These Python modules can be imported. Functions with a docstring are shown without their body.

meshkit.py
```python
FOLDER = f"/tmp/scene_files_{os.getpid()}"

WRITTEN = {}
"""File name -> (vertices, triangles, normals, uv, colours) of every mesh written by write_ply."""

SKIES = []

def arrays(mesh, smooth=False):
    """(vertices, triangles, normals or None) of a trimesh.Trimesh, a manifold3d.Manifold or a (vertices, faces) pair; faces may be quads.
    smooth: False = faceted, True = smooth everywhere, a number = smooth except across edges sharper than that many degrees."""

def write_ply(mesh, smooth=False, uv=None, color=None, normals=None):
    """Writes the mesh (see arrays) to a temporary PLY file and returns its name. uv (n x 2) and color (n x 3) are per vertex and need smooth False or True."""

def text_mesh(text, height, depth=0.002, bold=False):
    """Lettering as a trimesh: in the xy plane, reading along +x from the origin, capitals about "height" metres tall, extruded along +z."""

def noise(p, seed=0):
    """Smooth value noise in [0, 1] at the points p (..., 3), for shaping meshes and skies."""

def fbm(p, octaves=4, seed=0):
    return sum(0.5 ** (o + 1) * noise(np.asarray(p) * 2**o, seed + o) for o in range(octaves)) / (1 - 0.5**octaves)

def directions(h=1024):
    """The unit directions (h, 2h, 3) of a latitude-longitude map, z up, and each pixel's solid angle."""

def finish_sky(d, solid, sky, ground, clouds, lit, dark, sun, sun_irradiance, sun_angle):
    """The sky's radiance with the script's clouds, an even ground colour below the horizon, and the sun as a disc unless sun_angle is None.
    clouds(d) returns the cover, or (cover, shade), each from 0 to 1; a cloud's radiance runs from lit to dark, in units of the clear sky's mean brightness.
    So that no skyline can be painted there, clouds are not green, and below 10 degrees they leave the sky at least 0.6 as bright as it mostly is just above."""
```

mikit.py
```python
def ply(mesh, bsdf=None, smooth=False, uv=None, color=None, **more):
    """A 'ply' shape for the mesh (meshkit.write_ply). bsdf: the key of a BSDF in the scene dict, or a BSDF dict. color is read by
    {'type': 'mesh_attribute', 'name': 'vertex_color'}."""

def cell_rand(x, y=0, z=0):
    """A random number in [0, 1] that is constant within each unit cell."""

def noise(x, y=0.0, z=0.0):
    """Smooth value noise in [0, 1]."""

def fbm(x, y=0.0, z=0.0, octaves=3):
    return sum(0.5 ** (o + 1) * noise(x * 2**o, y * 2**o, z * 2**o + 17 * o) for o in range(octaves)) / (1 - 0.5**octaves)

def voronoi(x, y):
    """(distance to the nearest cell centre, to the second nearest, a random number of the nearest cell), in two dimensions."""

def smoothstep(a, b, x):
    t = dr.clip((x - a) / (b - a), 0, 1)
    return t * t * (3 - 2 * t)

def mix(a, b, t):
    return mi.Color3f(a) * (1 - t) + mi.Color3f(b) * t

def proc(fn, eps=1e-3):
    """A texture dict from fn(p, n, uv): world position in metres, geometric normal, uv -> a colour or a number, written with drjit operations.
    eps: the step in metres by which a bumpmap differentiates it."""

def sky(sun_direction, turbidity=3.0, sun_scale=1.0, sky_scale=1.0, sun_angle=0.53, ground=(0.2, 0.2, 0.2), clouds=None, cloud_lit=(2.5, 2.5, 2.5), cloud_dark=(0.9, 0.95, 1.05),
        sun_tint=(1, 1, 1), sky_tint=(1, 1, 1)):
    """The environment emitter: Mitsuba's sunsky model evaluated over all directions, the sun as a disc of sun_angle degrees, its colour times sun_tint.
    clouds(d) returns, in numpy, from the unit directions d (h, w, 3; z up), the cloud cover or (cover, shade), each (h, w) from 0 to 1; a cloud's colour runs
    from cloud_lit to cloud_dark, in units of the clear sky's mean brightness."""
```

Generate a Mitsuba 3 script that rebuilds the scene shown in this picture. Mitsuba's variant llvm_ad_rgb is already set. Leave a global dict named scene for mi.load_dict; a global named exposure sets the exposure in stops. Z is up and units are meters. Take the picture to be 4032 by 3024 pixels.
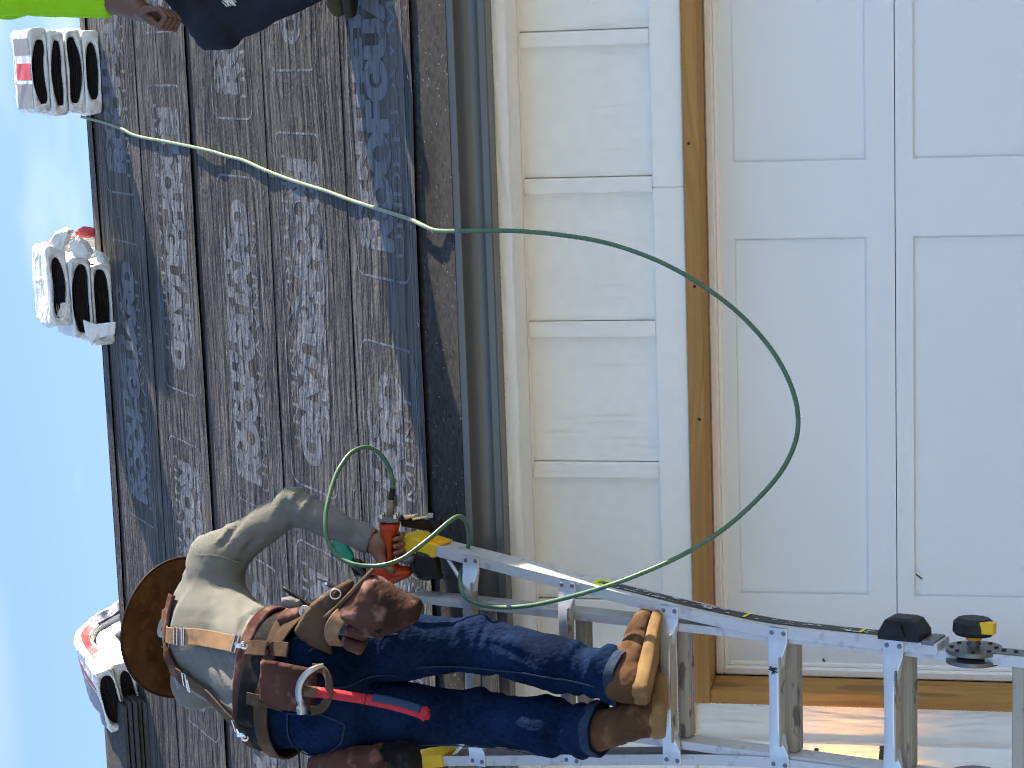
import math, random
import numpy as np
import trimesh
import manifold3d as m3
import shapely
from shapely.geometry import Polygon
import drjit as dr
import mitsuba as mi
import mikit, meshkit
from mikit import proc, noise, fbm, mix, smoothstep, voronoi, cell_rand

random.seed(7)
RNG = np.random.default_rng(7)
T4 = mi.ScalarTransform4f
scene = {"type": "scene"}
labels = {}

# ---------------------------------------------------------------- camera, sky, exposure
# a phone held on its side: the world's right points to the top of the picture
CY, CP, CRL = np.radians([9.47, 11.653, -0.091])
_f = np.array([-math.sin(CY) * math.cos(CP), math.cos(CY) * math.cos(CP), math.sin(CP)])
_r = np.cross(_f, [0, 0, 1]); _r /= np.linalg.norm(_r)
_u = np.cross(_r, _f)
CUP = math.cos(CRL) * _r + math.sin(CRL) * _u
CPOS = np.array([0.0, 0.0, 1.6])
scene["camera"] = {"type": "perspective", "fov": 27.83, "fov_axis": "x", "near_clip": 0.1, "far_clip": 3000.0,
                   "to_world": T4().look_at(origin=CPOS.tolist(), target=(CPOS + _f).tolist(), up=CUP.tolist())}


def wisps(d):
    q = d / np.maximum(d[..., 2:3], 0.05)
    a = meshkit.fbm(np.stack([q[..., 0] * 2.1 + 0.4 * q[..., 1], q[..., 1] * 5.0, q[..., 0] * 0], -1), 5, 3)
    b = meshkit.fbm(np.stack([q[..., 0] * 0.9, q[..., 1] * 0.9, q[..., 0] * 0 + 5], -1), 3, 9)
    c = np.clip((a - 0.47) / 0.28, 0, 1) * np.clip((b - 0.40) / 0.25, 0, 1)
    return 0.42 * c + 0.05


SUN = (1.0, 0.345, 0.60)
scene["sky"] = mikit.sky(SUN, turbidity=3.0, sky_scale=1.1, sun_scale=1.5, sun_tint=(0.90, 0.96, 1.06), sky_tint=(0.95, 0.985, 1.06), ground=(0.19, 0.183, 0.165), clouds=wisps, cloud_lit=(2.2, 2.2, 2.2))
labels["sky"] = {"kind": "structure"}
exposure = 3.13

# ---------------------------------------------------------------- helpers
def arr(m):
    if hasattr(m, "to_mesh"):
        q = m.to_mesh(); return np.array(q.vert_properties[:, :3], float), np.array(q.tri_verts, int)
    if isinstance(m, trimesh.Trimesh):
        return np.array(m.vertices), np.array(m.faces)
    v, f = np.asarray(m[0], float), np.asarray(m[1], int)
    if f.shape[1] == 4:
        f = np.vstack([f[:, [0, 1, 2]], f[:, [0, 2, 3]]])
    return v, f


def cat(ms):
    V, F, n = [], [], 0
    for m in ms:
        v, f = arr(m); V.append(v); F.append(f + n); n += len(v)
    return np.vstack(V), np.vstack(F)


def numbered(k):
    if k not in scene and k not in labels and not any(q.startswith(k + "__") for q in scene):
        return k
    i = 1
    while f"{k}_{i:03d}" in scene or f"{k}_{i:03d}" in labels or any(q.startswith(f"{k}_{i:03d}__") for q in scene):
        i += 1
    return f"{k}_{i:03d}"


def thing(name, label, category, group=None):
    k = numbered(name); labels[k] = {"label": label, "category": category}
    if group: labels[k]["group"] = group
    return k


def add(name, mesh, mat, parent=None, smooth=30, label=None, category=None, group=None, kind=None, M=None):
    k = numbered(parent + "__" + name if parent else name)
    v, f = arr(mesh)
    if M is not None:
        v = v @ np.asarray(M)[:3, :3].T + np.asarray(M)[:3, 3]
    scene[k] = mikit.ply((v, f), mat, smooth=smooth)
    d = {a: b for a, b in (("label", label), ("category", category), ("group", group), ("kind", kind)) if b}
    if d: labels[k] = d
    return k


def box(x0, x1, y0, y1, z0, z1, b=0.0):
    """A box with chamfered edges."""
    if b <= 0:
        m = trimesh.creation.box(bounds=[[x0, y0, z0], [x1, y1, z1]]); return np.array(m.vertices), np.array(m.faces)
    P = []
    for i in (0, 1):
        for j in (0, 1):
            for k in (0, 1):
                c = np.array([(x0, x1)[i], (y0, y1)[j], (z0, z1)[k]])
                s = np.array([1 - 2 * i, 1 - 2 * j, 1 - 2 * k]) * b
                for a in range(3):
                    q = c + s; q[a] = c[a]; P.append(q)
    return arr(m3.Manifold.hull_points(np.array(P)))


def hull(P):
    return arr(m3.Manifold.hull_points(np.asarray(P, float)))


def prism_x(prof, x0, x1):
    """A closed profile of (y, z) points swept along x."""
    m = trimesh.creation.extrude_polygon(Polygon(prof), x1 - x0, engine="earcut")
    v = np.array(m.vertices); return np.stack([v[:, 2] + x0, v[:, 0], v[:, 1]], -1), np.array(m.faces)


def extrude(poly, h):
    m = trimesh.creation.extrude_polygon(poly if isinstance(poly, Polygon) else Polygon(poly), h, engine="earcut")
    return np.array(m.vertices), np.array(m.faces)


def spline(P, n=8):
    P = np.asarray(P, float)
    Q = np.vstack([2 * P[0] - P[1], P, 2 * P[-1] - P[-2]]); out = []
    for i in range(1, len(Q) - 2):
        p0, p1, p2, p3 = Q[i - 1:i + 3]
        for t in np.linspace(0, 1, n, endpoint=False):
            out.append(0.5 * (2 * p1 + (p2 - p0) * t + (2 * p0 - 5 * p1 + 4 * p2 - p3) * t * t + (3 * p1 - p0 - 3 * p2 + p3) * t ** 3))
    return np.vstack([out, P[-1:]])


def sweep(path, sect, closed=True, up=None, scale=None, caps=True):
    """A section of (a, b) points swept along a path; up fixes the direction of b, else parallel transport."""
    P = np.asarray(path, float); S = np.asarray(sect, float)
    t = np.gradient(P, axis=0); t /= np.linalg.norm(t, axis=1, keepdims=True)
    V = []
    b = np.array([0, 0, 1.0]) if abs(t[0][2]) < 0.9 else np.array([0, 1.0, 0])
    for i in range(len(P)):
        if up is not None: b = np.asarray(up[i] if np.ndim(up) == 2 else up, float)
        b = b - t[i] * (b @ t[i]); b /= np.linalg.norm(b)
        a = np.cross(b, t[i]); s = 1 if scale is None else scale[i]
        V.append(P[i] + S[:, :1] * s * a + S[:, 1:] * s * b)
    n, m = len(P), len(S); F = []
    for i in range(n - 1):
        for j in range(m if closed else m - 1):
            k = (j + 1) % m
            F += [[i * m + j, i * m + k, (i + 1) * m + k], [i * m + j, (i + 1) * m + k, (i + 1) * m + j]]
    V = np.vstack(V)
    if caps and closed:
        c0, c1 = len(V), len(V) + 1
        V = np.vstack([V, V[:m].mean(0), V[-m - 0:].mean(0) if False else V[(n - 1) * m:n * m].mean(0)])
        for j in range(m):
            k = (j + 1) % m
            F += [[c0, k, j], [c1, (n - 1) * m + j, (n - 1) * m + k]]
    return V, np.array(F)


def circ(r, n=10):
    a = np.arange(n) / n * 2 * np.pi
    return np.stack([r * np.cos(a), r * np.sin(a)], -1)


def tube(path, r, n=10, sub=6):
    return sweep(spline(path, sub) if sub else path, circ(r, n))


def cyl(p, q, r, n=18, r2=None):
    p, q = np.asarray(p, float), np.asarray(q, float)
    P = np.stack([p, q])
    return sweep(P, circ(r, n), scale=[1, (r2 or r) / r])


def rrect(w, h, r, n=4):
    out = []
    for cx, cy, a0 in ((w / 2 - r, h / 2 - r, 0), (-w / 2 + r, h / 2 - r, 90), (-w / 2 + r, -h / 2 + r, 180), (w / 2 - r, -h / 2 + r, 270)):
        for a in np.radians(np.linspace(a0, a0 + 90, n + 1)):
            out.append((cx + r * math.cos(a), cy + r * math.sin(a)))
    return np.array(out)


def grid(f, us, vs):
    """A sheet: f(u, v arrays) -> points; rows along us."""
    U, Vv = np.meshgrid(us, vs, indexing="ij")
    P = f(U, Vv).reshape(-1, 3); n, m = len(us), len(vs)
    i = np.arange(n * m).reshape(n, m)
    F = np.stack([i[:-1, :-1], i[1:, :-1], i[1:, 1:], i[:-1, 1:]], -1).reshape(-1, 4)
    return arr((P, F))


def surface_net(sdf, lo, hi, h):
    """The zero surface of sdf(points) on a grid of step h (surface nets, in numpy)."""
    lo, hi = np.asarray(lo, float), np.asarray(hi, float)
    n = np.ceil((hi - lo) / h).astype(int) + 1
    ax = [lo[k] + h * np.arange(n[k]) for k in range(3)]
    G = np.stack(np.meshgrid(*ax, indexing="ij"), -1)
    D = sdf(G.reshape(-1, 3)).reshape(n)
    c = [D[a:n[0] - 1 + a, b:n[1] - 1 + b, d:n[2] - 1 + d] for a in (0, 1) for b in (0, 1) for d in (0, 1)]
    neg = sum((x < 0).astype(int) for x in c)
    act = (neg > 0) & (neg < 8)
    idx = -np.ones(act.shape, int); idx[act] = np.arange(act.sum())
    I = np.argwhere(act)
    acc = np.zeros((len(I), 3)); cnt = np.zeros(len(I))
    off = [(a, b, d) for a in (0, 1) for b in (0, 1) for d in (0, 1)]
    vals = np.stack([x[act] for x in c], -1)
    for i in range(8):
        for j in range(i + 1, 8):
            df = np.subtract(off[j], off[i])
            if np.abs(df).sum() != 1: continue
            a, b = vals[:, i], vals[:, j]; s = (a < 0) != (b < 0)
            t = np.where(s, a / np.where(s, a - b, 1), 0)
            acc[s] += (np.array(off[i]) + t[:, None] * df)[s]; cnt[s] += 1
    V = lo + h * (I + acc / np.maximum(cnt, 1)[:, None])
    F = []
    for k in range(3):
        a, b = (k + 1) % 3, (k + 2) % 3
        s = [slice(1, None)] * 3; s[k] = slice(0, n[k] - 1)
        s[a] = slice(1, n[a] - 1); s[b] = slice(1, n[b] - 1)
        s2 = list(s); s2[k] = slice(1, n[k])
        d0, d1 = D[tuple(s)], D[tuple(s2)]
        cr = np.argwhere((d0 < 0) != (d1 < 0)); sg = (d0 < 0)[tuple(cr.T)]
        base = cr.copy(); base[:, a] += 1; base[:, b] += 1
        q = []
        for da, db in ((1, 1), (0, 1), (0, 0), (1, 0)):
            z = base.copy(); z[:, a] -= da; z[:, b] -= db; q.append(idx[tuple(z.T)])
        q = np.stack(q, -1)
        q[~sg] = q[~sg][:, ::-1]; F.append(q)
    return arr((V, np.vstack(F)))


def cone_d(P, a, b, ra, rb, fl=None):
    """Distance to a tapered limb between two joints; fl = (axis, factor) flattens it across that axis."""
    a, b = np.asarray(a, float), np.asarray(b, float)
    ba = b - a; t = np.clip((P - a) @ ba / (ba @ ba), 0, 1)
    d = P - a - t[:, None] * ba
    if fl is not None:
        ax = np.asarray(fl[0], float); ax /= np.linalg.norm(ax)
        d = d + (fl[1] - 1) * (d @ ax)[:, None] * ax
    return np.linalg.norm(d, axis=1) - (ra + (rb - ra) * t)


def ell_d(P, c, R, axes=None):
    q = P - np.asarray(c, float)
    if axes is not None: q = q @ np.asarray(axes, float).T
    R = np.asarray(R, float); k = np.linalg.norm(q / R, axis=1)
    return (k - 1) * np.min(R) * np.clip(k, 0.6, 1.0) if False else k * (k - 1) / np.maximum(np.linalg.norm(q / R ** 2, axis=1), 1e-6)


def smin(ds, k):
    out = ds[0]
    for d in ds[1:]:
        h = np.clip(0.5 + 0.5 * (d - out) / k, 0, 1)
        out = d * (1 - h) + out * h - k * h * (1 - h)
    return out


def nrm(v):
    v = np.asarray(v, float); return v / np.linalg.norm(v)


def puff(pts, tf, tb, R=.03, h=.006, nz=.0, seed=0, axis=None):
    """A padded shape: an outline (3-D points in one upright plane) filled out by tf towards the viewer's side and tb behind."""
    P = np.array(pts, float); n = nrm(axis if axis is not None else (0, -1, 0)); c = P.mean(0)
    ex = nrm(np.array([1, 0, 0]) - n * n[0]); ey = np.cross(n, ex)
    q = np.stack([(P - c) @ ex, (P - c) @ ey], -1); po = Polygon(q).buffer(0)
    if po.geom_type != "Polygon": po = max(po.geoms, key=lambda g: g.area)
    po = po.buffer(.004).buffer(-.004)
    L = po.exterior.length; k = max(12, int(L / h)); B = np.array([po.exterior.interpolate(i / k, normalized=True).coords[0] for i in range(k)])
    x0, y0, x1, y1 = po.bounds; X, Y = np.meshgrid(np.arange(x0, x1, h), np.arange(y0, y1, h)); G = np.stack([X.ravel(), Y.ravel()], -1) + 1e-5
    ptsg = shapely.points(G); ins = shapely.contains(po.buffer(-h * .6), ptsg); G = G[ins]
    A = np.vstack([B, G])
    from scipy.spatial import Delaunay
    F = Delaunay(A).simplices; cen = A[F].mean(1); F = F[shapely.contains(po, shapely.points(cen))]
    d = shapely.distance(shapely.points(A), po.exterior); d[:k] = 0
    w = np.sqrt(np.clip(1 - (1 - np.clip(d / R, 0, 1)) ** 2, 0, 1))
    b3 = c + A[:, :1] * ex + A[:, 1:] * ey
    nn = (meshkit.fbm(b3 * 22 + seed, 3, seed) - .5) * nz * w
    V1 = b3 + n * (w * tf + nn)[:, None]; V0 = b3 - n * (w * tb)[:, None]
    i = np.arange(len(A)); j = i + len(A); j[:k] = i[:k]
    V = np.vstack([V1, V0])
    return V, np.vstack([F, j[F][:, ::-1]])


# ---------------------------------------------------------------- materials
def pr(color, rough=0.6, **kw):
    kw = {"specular": 0.22, **kw}
    return {"type": "twosided", "b": {"type": "principled", "base_color": color if isinstance(color, dict) else {"type": "rgb", "value": list(color)}, "roughness": rough, **kw}}


def bump(inner, fn, scale, eps=1e-3):
    b = inner["b"]
    return {"type": "twosided", "b": {"type": "bumpmap", "a": proc(fn, eps), "scale": scale, "b": b}}


def C(*a): return mi.Color3f(*a)


def lp_paint(p, n, uv):
    a = fbm(p[0] * 1.3, p[1] * 1.3, p[2] * 1.3, 3)
    return mix((0.79, 0.795, 0.775), (0.72, 0.725, 0.705), a) * (0.96 + 0.06 * noise(p[0] * 40, p[1] * 40, p[2] * 40))


def grain_v(p, n, uv):   # embossed cedar grain running up the panels, with cathedral arches
    w = noise(p[0] * 3, 7.0, p[2] * 1.1) * 3 + noise(p[0] * 9, 3.0, p[2] * 2.5)
    g = fbm(p[0] * 85 + w * 2.2, 1.0, p[2] * 6, 3)
    r = 0.5 + 0.5 * dr.sin((p[0] * 26 + w * 2.4 + p[2] * 1.5) * 6.28)
    return 0.85 * g + 0.12 * r * noise(p[0] * 8, 2, p[2] * 3)


def grain_h(p, n, uv):
    w = noise(p[0] * 1.1, 7.0, p[2] * 4 + p[1] * 4) * 2
    return fbm(p[0] * 5, p[1] * 70 + w, p[2] * 70 + w * 3, 3)


scene["siding_paint"] = bump(pr(proc(lp_paint), 0.55, specular=0.3), grain_v, 0.0085, 1.5e-3)
scene["trim_paint"] = bump(pr(proc(lp_paint), 0.5, specular=0.35), grain_h, 0.002, 2e-3)
scene["rough_paint"] = bump(pr(proc(lp_paint), 0.6, specular=0.3), grain_h, 0.007, 2e-3)
scene["door_paint"] = pr(proc(lambda p, n, uv: mix((0.70, 0.725, 0.75), (0.66, 0.69, 0.715), fbm(p[0] * 2, p[1] * 2, p[2] * 2, 2))), 0.42, specular=0.4)
scene["vinyl_trim"] = pr((0.78, 0.77, 0.74), 0.4)


def cedar(p, n, uv):
    q = p[0] * 0.9 + noise(p[0] * 2, p[1] * 9, p[2] * 1.3) * 0.5
    g = fbm(p[0] * 3 + 0.0, p[1] * 90 + q, p[2] * 90 + noise(p[0] * 1.5, 4, 4) * 8, 3)
    m = noise(p[0] * 2.5, p[1] * 14, p[2] * 14)
    c = mix((0.45, 0.245, 0.078), (0.25, 0.118, 0.034), g)
    return mix(c, (0.30, 0.20, 0.105), 0.4 * m)


def cedar_v(p, n, uv):
    g = fbm(p[0] * 80 + noise(4, 4, p[2] * 1.5) * 8, p[1] * 70, p[2] * 3, 3)
    c = mix((0.45, 0.245, 0.078), (0.25, 0.118, 0.034), g)
    return mix(c, (0.16, 0.09, 0.04), smoothstep(0.72, 0.84, noise(p[0] * 30, p[1] * 30, p[2] * 5)) * 0.6)


scene["cedar_header"] = pr(proc(cedar), 0.7, specular=0.15)
scene["cedar_jamb"] = pr(proc(cedar_v), 0.7, specular=0.15)
scene["gutter_metal"] = pr((0.075, 0.083, 0.083), 0.38, specular=0.6, clearcoat=0.3, clearcoat_gloss=0.8)
scene["black_void"] = pr((0.012, 0.012, 0.012), 0.9)
scene["knot_dark"] = pr((0.05, 0.025, 0.012), 0.8)


def felt(p, n, uv):
    s = p[1] * 0.78 + p[2] * 0.626
    st = fbm(p[0] * 3.0 + noise(p[0] * 2, s * 3, 1) * 2, s * 75 + noise(p[0] * 1.7, s * 2, 5) * 5, 2, 3)
    bl = noise(p[0] * 1.1, s * 1.6, 8)
    c = mix((0.025, 0.0245, 0.027), (0.077, 0.076, 0.079), smoothstep(0.25, 0.75, st))
    return c * (0.82 + 0.4 * bl)


def felt_bump(p, n, uv):
    s = p[1] * 0.78 + p[2] * 0.626
    w = noise(p[0] * 1.6, s * 2.2, 3) * 2.4
    a = fbm(p[0] * 5.5 + w, s * 42 + w * 3.5 + p[0] * 5.0 * (noise(p[0] * 0.8, s * 1.4, 9) - 0.5), 1, 3)
    b = noise(p[0] * 16 + w, s * 75 + w * 4, 6)
    c = fbm(p[0] * 90, s * 160, 4, 2)
    return a * 0.65 + b * 0.3 + c * 0.12


def felt_print(p, n, uv):
    s = p[1] * 0.78 + p[2] * 0.626
    st = fbm(p[0] * 4.0, s * 80, 2, 3)
    return mix(mix((0.070, 0.076, 0.092), (0.150, 0.162, 0.195), st), (0.035, 0.034, 0.038), smoothstep(0.52, 0.75, fbm(p[0] * 18, s * 55, 5, 3)) * 0.65)


scene["felt"] = bump(pr(proc(felt), 0.6, specular=0.22), felt_bump, 0.015, 2e-3)
scene["felt_print"] = bump(pr(proc(felt_print), 0.6, specular=0.22), felt_bump, 0.015, 2e-3)


def mineral(p, n, uv):
    v = cell_rand(p[0] * 260, p[1] * 200, p[2] * 200)
    c = noise(p[0] * 3, p[1] * 12, 1)
    return mix((0.018, 0.018, 0.020), (0.060, 0.059, 0.058), fbm(p[0] * 70, p[1] * 80, p[2] * 80, 2)) * (0.7 + 0.5 * c) + C(0.16) * smoothstep(0.990, 0.997, v)


scene["mineral_felt"] = bump(pr(proc(mineral), 0.9, specular=0.1), lambda p, n, uv: noise(p[0] * 330, p[1] * 270, p[2] * 270), 0.0022, 1e-3)
scene["staple_metal"] = pr((0.6, 0.6, 0.62), 0.3, metallic=1.0)


def alu(p, n, uv):
    a = fbm(p[0] * 9, p[1] * 9, p[2] * 9, 3)
    d = smoothstep(0.60, 0.72, fbm(p[0] * 34, p[1] * 34, p[2] * 34 + 9, 3))
    return mix(mix((0.58, 0.585, 0.60), (0.48, 0.485, 0.50), a), (0.24, 0.23, 0.23), d * 0.35)


def alu_r(p, n, uv): return 0.34 + 0.22 * fbm(p[0] * 14, p[1] * 14, p[2] * 14 + 3, 2)


scene["ladder_alu"] = pr(proc(alu), proc(alu_r), metallic=0.45, specular=0.5)
scene["rung_bright"] = pr(proc(lambda p, n, uv: mix((0.70, 0.71, 0.72), (0.56, 0.56, 0.57), fbm(p[0] * 20, p[1] * 20, p[2] * 60, 3))), 0.3, metallic=0.7)


def tread(p, n, uv):
    d = smoothstep(0.62, 0.75, fbm(p[0] * 25, p[1] * 40, p[2] * 40, 3))
    c = mix((0.40, 0.375, 0.325), (0.29, 0.27, 0.23), fbm(p[0] * 6, p[1] * 30, p[2] * 30, 3))
    return mix(c, (0.06, 0.055, 0.05), d * 0.7)


scene["rung_tread"] = pr(proc(tread), 0.55, metallic=0.25)
scene["rivet_metal"] = pr((0.20, 0.20, 0.21), 0.4, metallic=0.8)
scene["yellow_plastic"] = pr(proc(lambda p, n, uv: mix((0.72, 0.47, 0.02), (0.55, 0.36, 0.02), fbm(p[0] * 30, p[1] * 30, p[2] * 30, 3))), 0.45)
scene["amber_plastic"] = pr((0.70, 0.33, 0.01), 0.4)
scene["black_plastic"] = pr(proc(lambda p, n, uv: mix((0.008, 0.008, 0.010), (0.024, 0.024, 0.028), fbm(p[0] * 25, p[1] * 25, p[2] * 25, 3))), 0.45, specular=0.2)
scene["steel_dark"] = pr(proc(lambda p, n, uv: mix((0.12, 0.12, 0.125), (0.22, 0.22, 0.23), fbm(p[0] * 30, p[1] * 30, p[2] * 30, 3))), 0.4, metallic=0.7)
scene["sticker_black"] = pr((0.035, 0.04, 0.045), 0.5)
scene["sticker_white"] = pr((0.55, 0.55, 0.52), 0.5)
scene["sticker_yellow"] = pr((0.62, 0.60, 0.05), 0.5)
scene["hose_green"] = pr(proc(lambda p, n, uv: mix(mix((0.026, 0.092, 0.052), (0.080, 0.140, 0.092), fbm(p[0] * 40, p[1] * 40, p[2] * 40, 2)), (0.20, 0.25, 0.195), smoothstep(5.44, 5.62, p[1]) * (0.45 + 0.5 * fbm(p[0] * 22, p[1] * 22, p[2] * 22 + 5, 2)))), 0.45, specular=0.4)  # roof stretch blended paler to stand in for sunlight on the hose
scene["hose_pale"] = pr(proc(lambda p, n, uv: mix((0.38, 0.47, 0.36), (0.28, 0.38, 0.27), fbm(p[0] * 40, p[1] * 40, p[2] * 40, 2))), 0.45)
scene["wrap_plastic"] = bump(pr(proc(lambda p, n, uv: mix((0.72, 0.73, 0.74), (0.56, 0.58, 0.60), fbm(p[0] * 9, p[1] * 9, p[2] * 9, 3))), 0.3, specular=0.6),
                             lambda p, n, uv: fbm(p[0] * 14 + fbm(p[0] * 9, p[1] * 9, p[2] * 9, 2) * 5, p[1] * 14, p[2] * 22, 3), 0.02, 2e-3)
scene["wrap_print_gray"] = pr((0.20, 0.20, 0.23), 0.4)
scene["wrap_print_red"] = pr((0.50, 0.075, 0.09), 0.4)
scene["wrap_print_blue"] = pr((0.02, 0.03, 0.10), 0.4)
scene["shingle_edge"] = pr(proc(lambda p, n, uv: mix((0.006, 0.006, 0.008), (0.03, 0.03, 0.034), fbm(p[0] * 30, p[1] * 30, p[2] * 120, 3))), 0.95, specular=0.04)
scene["shingle_face"] = pr(proc(lambda p, n, uv: mix((0.03, 0.031, 0.034), (0.075, 0.075, 0.077), fbm(p[0] * 60, p[1] * 60, p[2] * 60, 3))), 0.95)
scene["lamp_black"] = pr((0.02, 0.018, 0.016), 0.5)


def soil(p, n, uv):
    a = fbm(p[0] * 0.7, p[1] * 0.7, 0, 4)
    return mix((0.22, 0.212, 0.19), (0.16, 0.154, 0.14), a)


scene["driveway_gravel"] = pr(proc(soil), 0.95)

# ---------------------------------------------------------------- ground
g = grid(lambda u, v: np.stack([u, v, 0 * u], -1), [-2500, -60, -12, -4, 4, 12, 60, 2500], [-2500, -60, -12, -4, 4, 12, 60, 2500])
add("ground", g, "driveway_gravel", smooth=False, kind="structure")

# ---------------------------------------------------------------- the garage
PITCH = math.radians(38.753)
E0 = np.array([0, 5.49, 2.902]); RT = np.array([0, math.cos(PITCH), math.sin(PITCH)]); RN = np.array([0, -math.sin(PITCH), math.cos(PITCH)])
SR = 3.53                                           # slope length, eave to ridge
XL, XR = -4.6, 3.3
YR = 5.49 + SR * RT[1]; ZR = 2.902 + SR * RT[2]
YB = 2 * YR - 5.49
GAR = thing("garage", "white board and batten garage with its roof in underlayment and a cedar framed door", "garage")
WP, WB = 5.737, 5.715
DOORX0, DOORX1, HZ0, HZ1 = -1.838, 3.08, 2.241, 2.286
# sheathing core of the walls (also closes the building against the light)
core = cat([box(XL + .2, DOORX0 - .02, WP + .012, WP + .15, 0, 2.95), box(DOORX0 - .02, DOORX1 + .02, WP + .012, WP + .15, HZ1 - .004, 2.95), box(DOORX1 + .02, XR - .2, WP + .012, WP + .15, 0, 2.95),
            box(XL + .2, XR - .2, YB - .4, YB - .25, 0, 2.95), box(XL + .2, XL + .32, WP + .15, YB - .4, 0, 2.95), box(XR - .32, XR - .2, WP + .15, YB - .4, 0, 2.95)])
add("wall_core", core, "trim_paint", GAR, smooth=False)
gab = Polygon([(5.75, 2.95), (YB - .27, 2.95), (YR, ZR - .12)])
for x in (XL + .2, XR - .32):
    add("gable_wall", prism_x(np.array(gab.exterior.coords)[:-1], x, x + .12), "siding_paint", GAR, smooth=False)
# siding panels between battens
bx = [0.015 - 0.4065 * k for k in range(-8, 12)]
bx = [x for x in bx if XL + .25 < x < XR - .25]
bx.sort()
edges = [XL + .2] + bx + [XR - .2]
for a, b in zip(edges[:-1], edges[1:]):
    top, bot = 2.748, 2.372
    add("siding_panel", box(a + .0245, b - .0015, WP, WP + .012, bot, top), "siding_paint", GAR, smooth=False)
    if b < DOORX0 - .05: add("siding_panel", box(a + .0015, b - .0015, WP, WP + .012, 0.15, 2.295), "siding_paint", GAR, smooth=False)
    elif a < DOORX0 - .05: add("siding_panel", box(a + .0015, DOORX0 - .043, WP, WP + .012, 0.15, 2.295), "siding_paint", GAR, smooth=False)
for x in bx:
    w = .0212 + RNG.uniform(-.0008, .0008)
    add("batten", box(x - w, x + w, WB, WP + .001, 2.377, 2.741, .002), "siding_paint", GAR, smooth=False)
    if x < DOORX0 - .1: add("batten", box(x - w, x + w, WB, WP + .001, 0.15, 2.287, .002), "siding_paint", GAR, smooth=False)
for a, b in ((XL + .2, -0.4006), (-0.400, XR - .2)):
    add("band_board", box(a, b, 5.709, WP - .0005, 2.288, 2.376, .003), "trim_paint", GAR, smooth=False)
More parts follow.
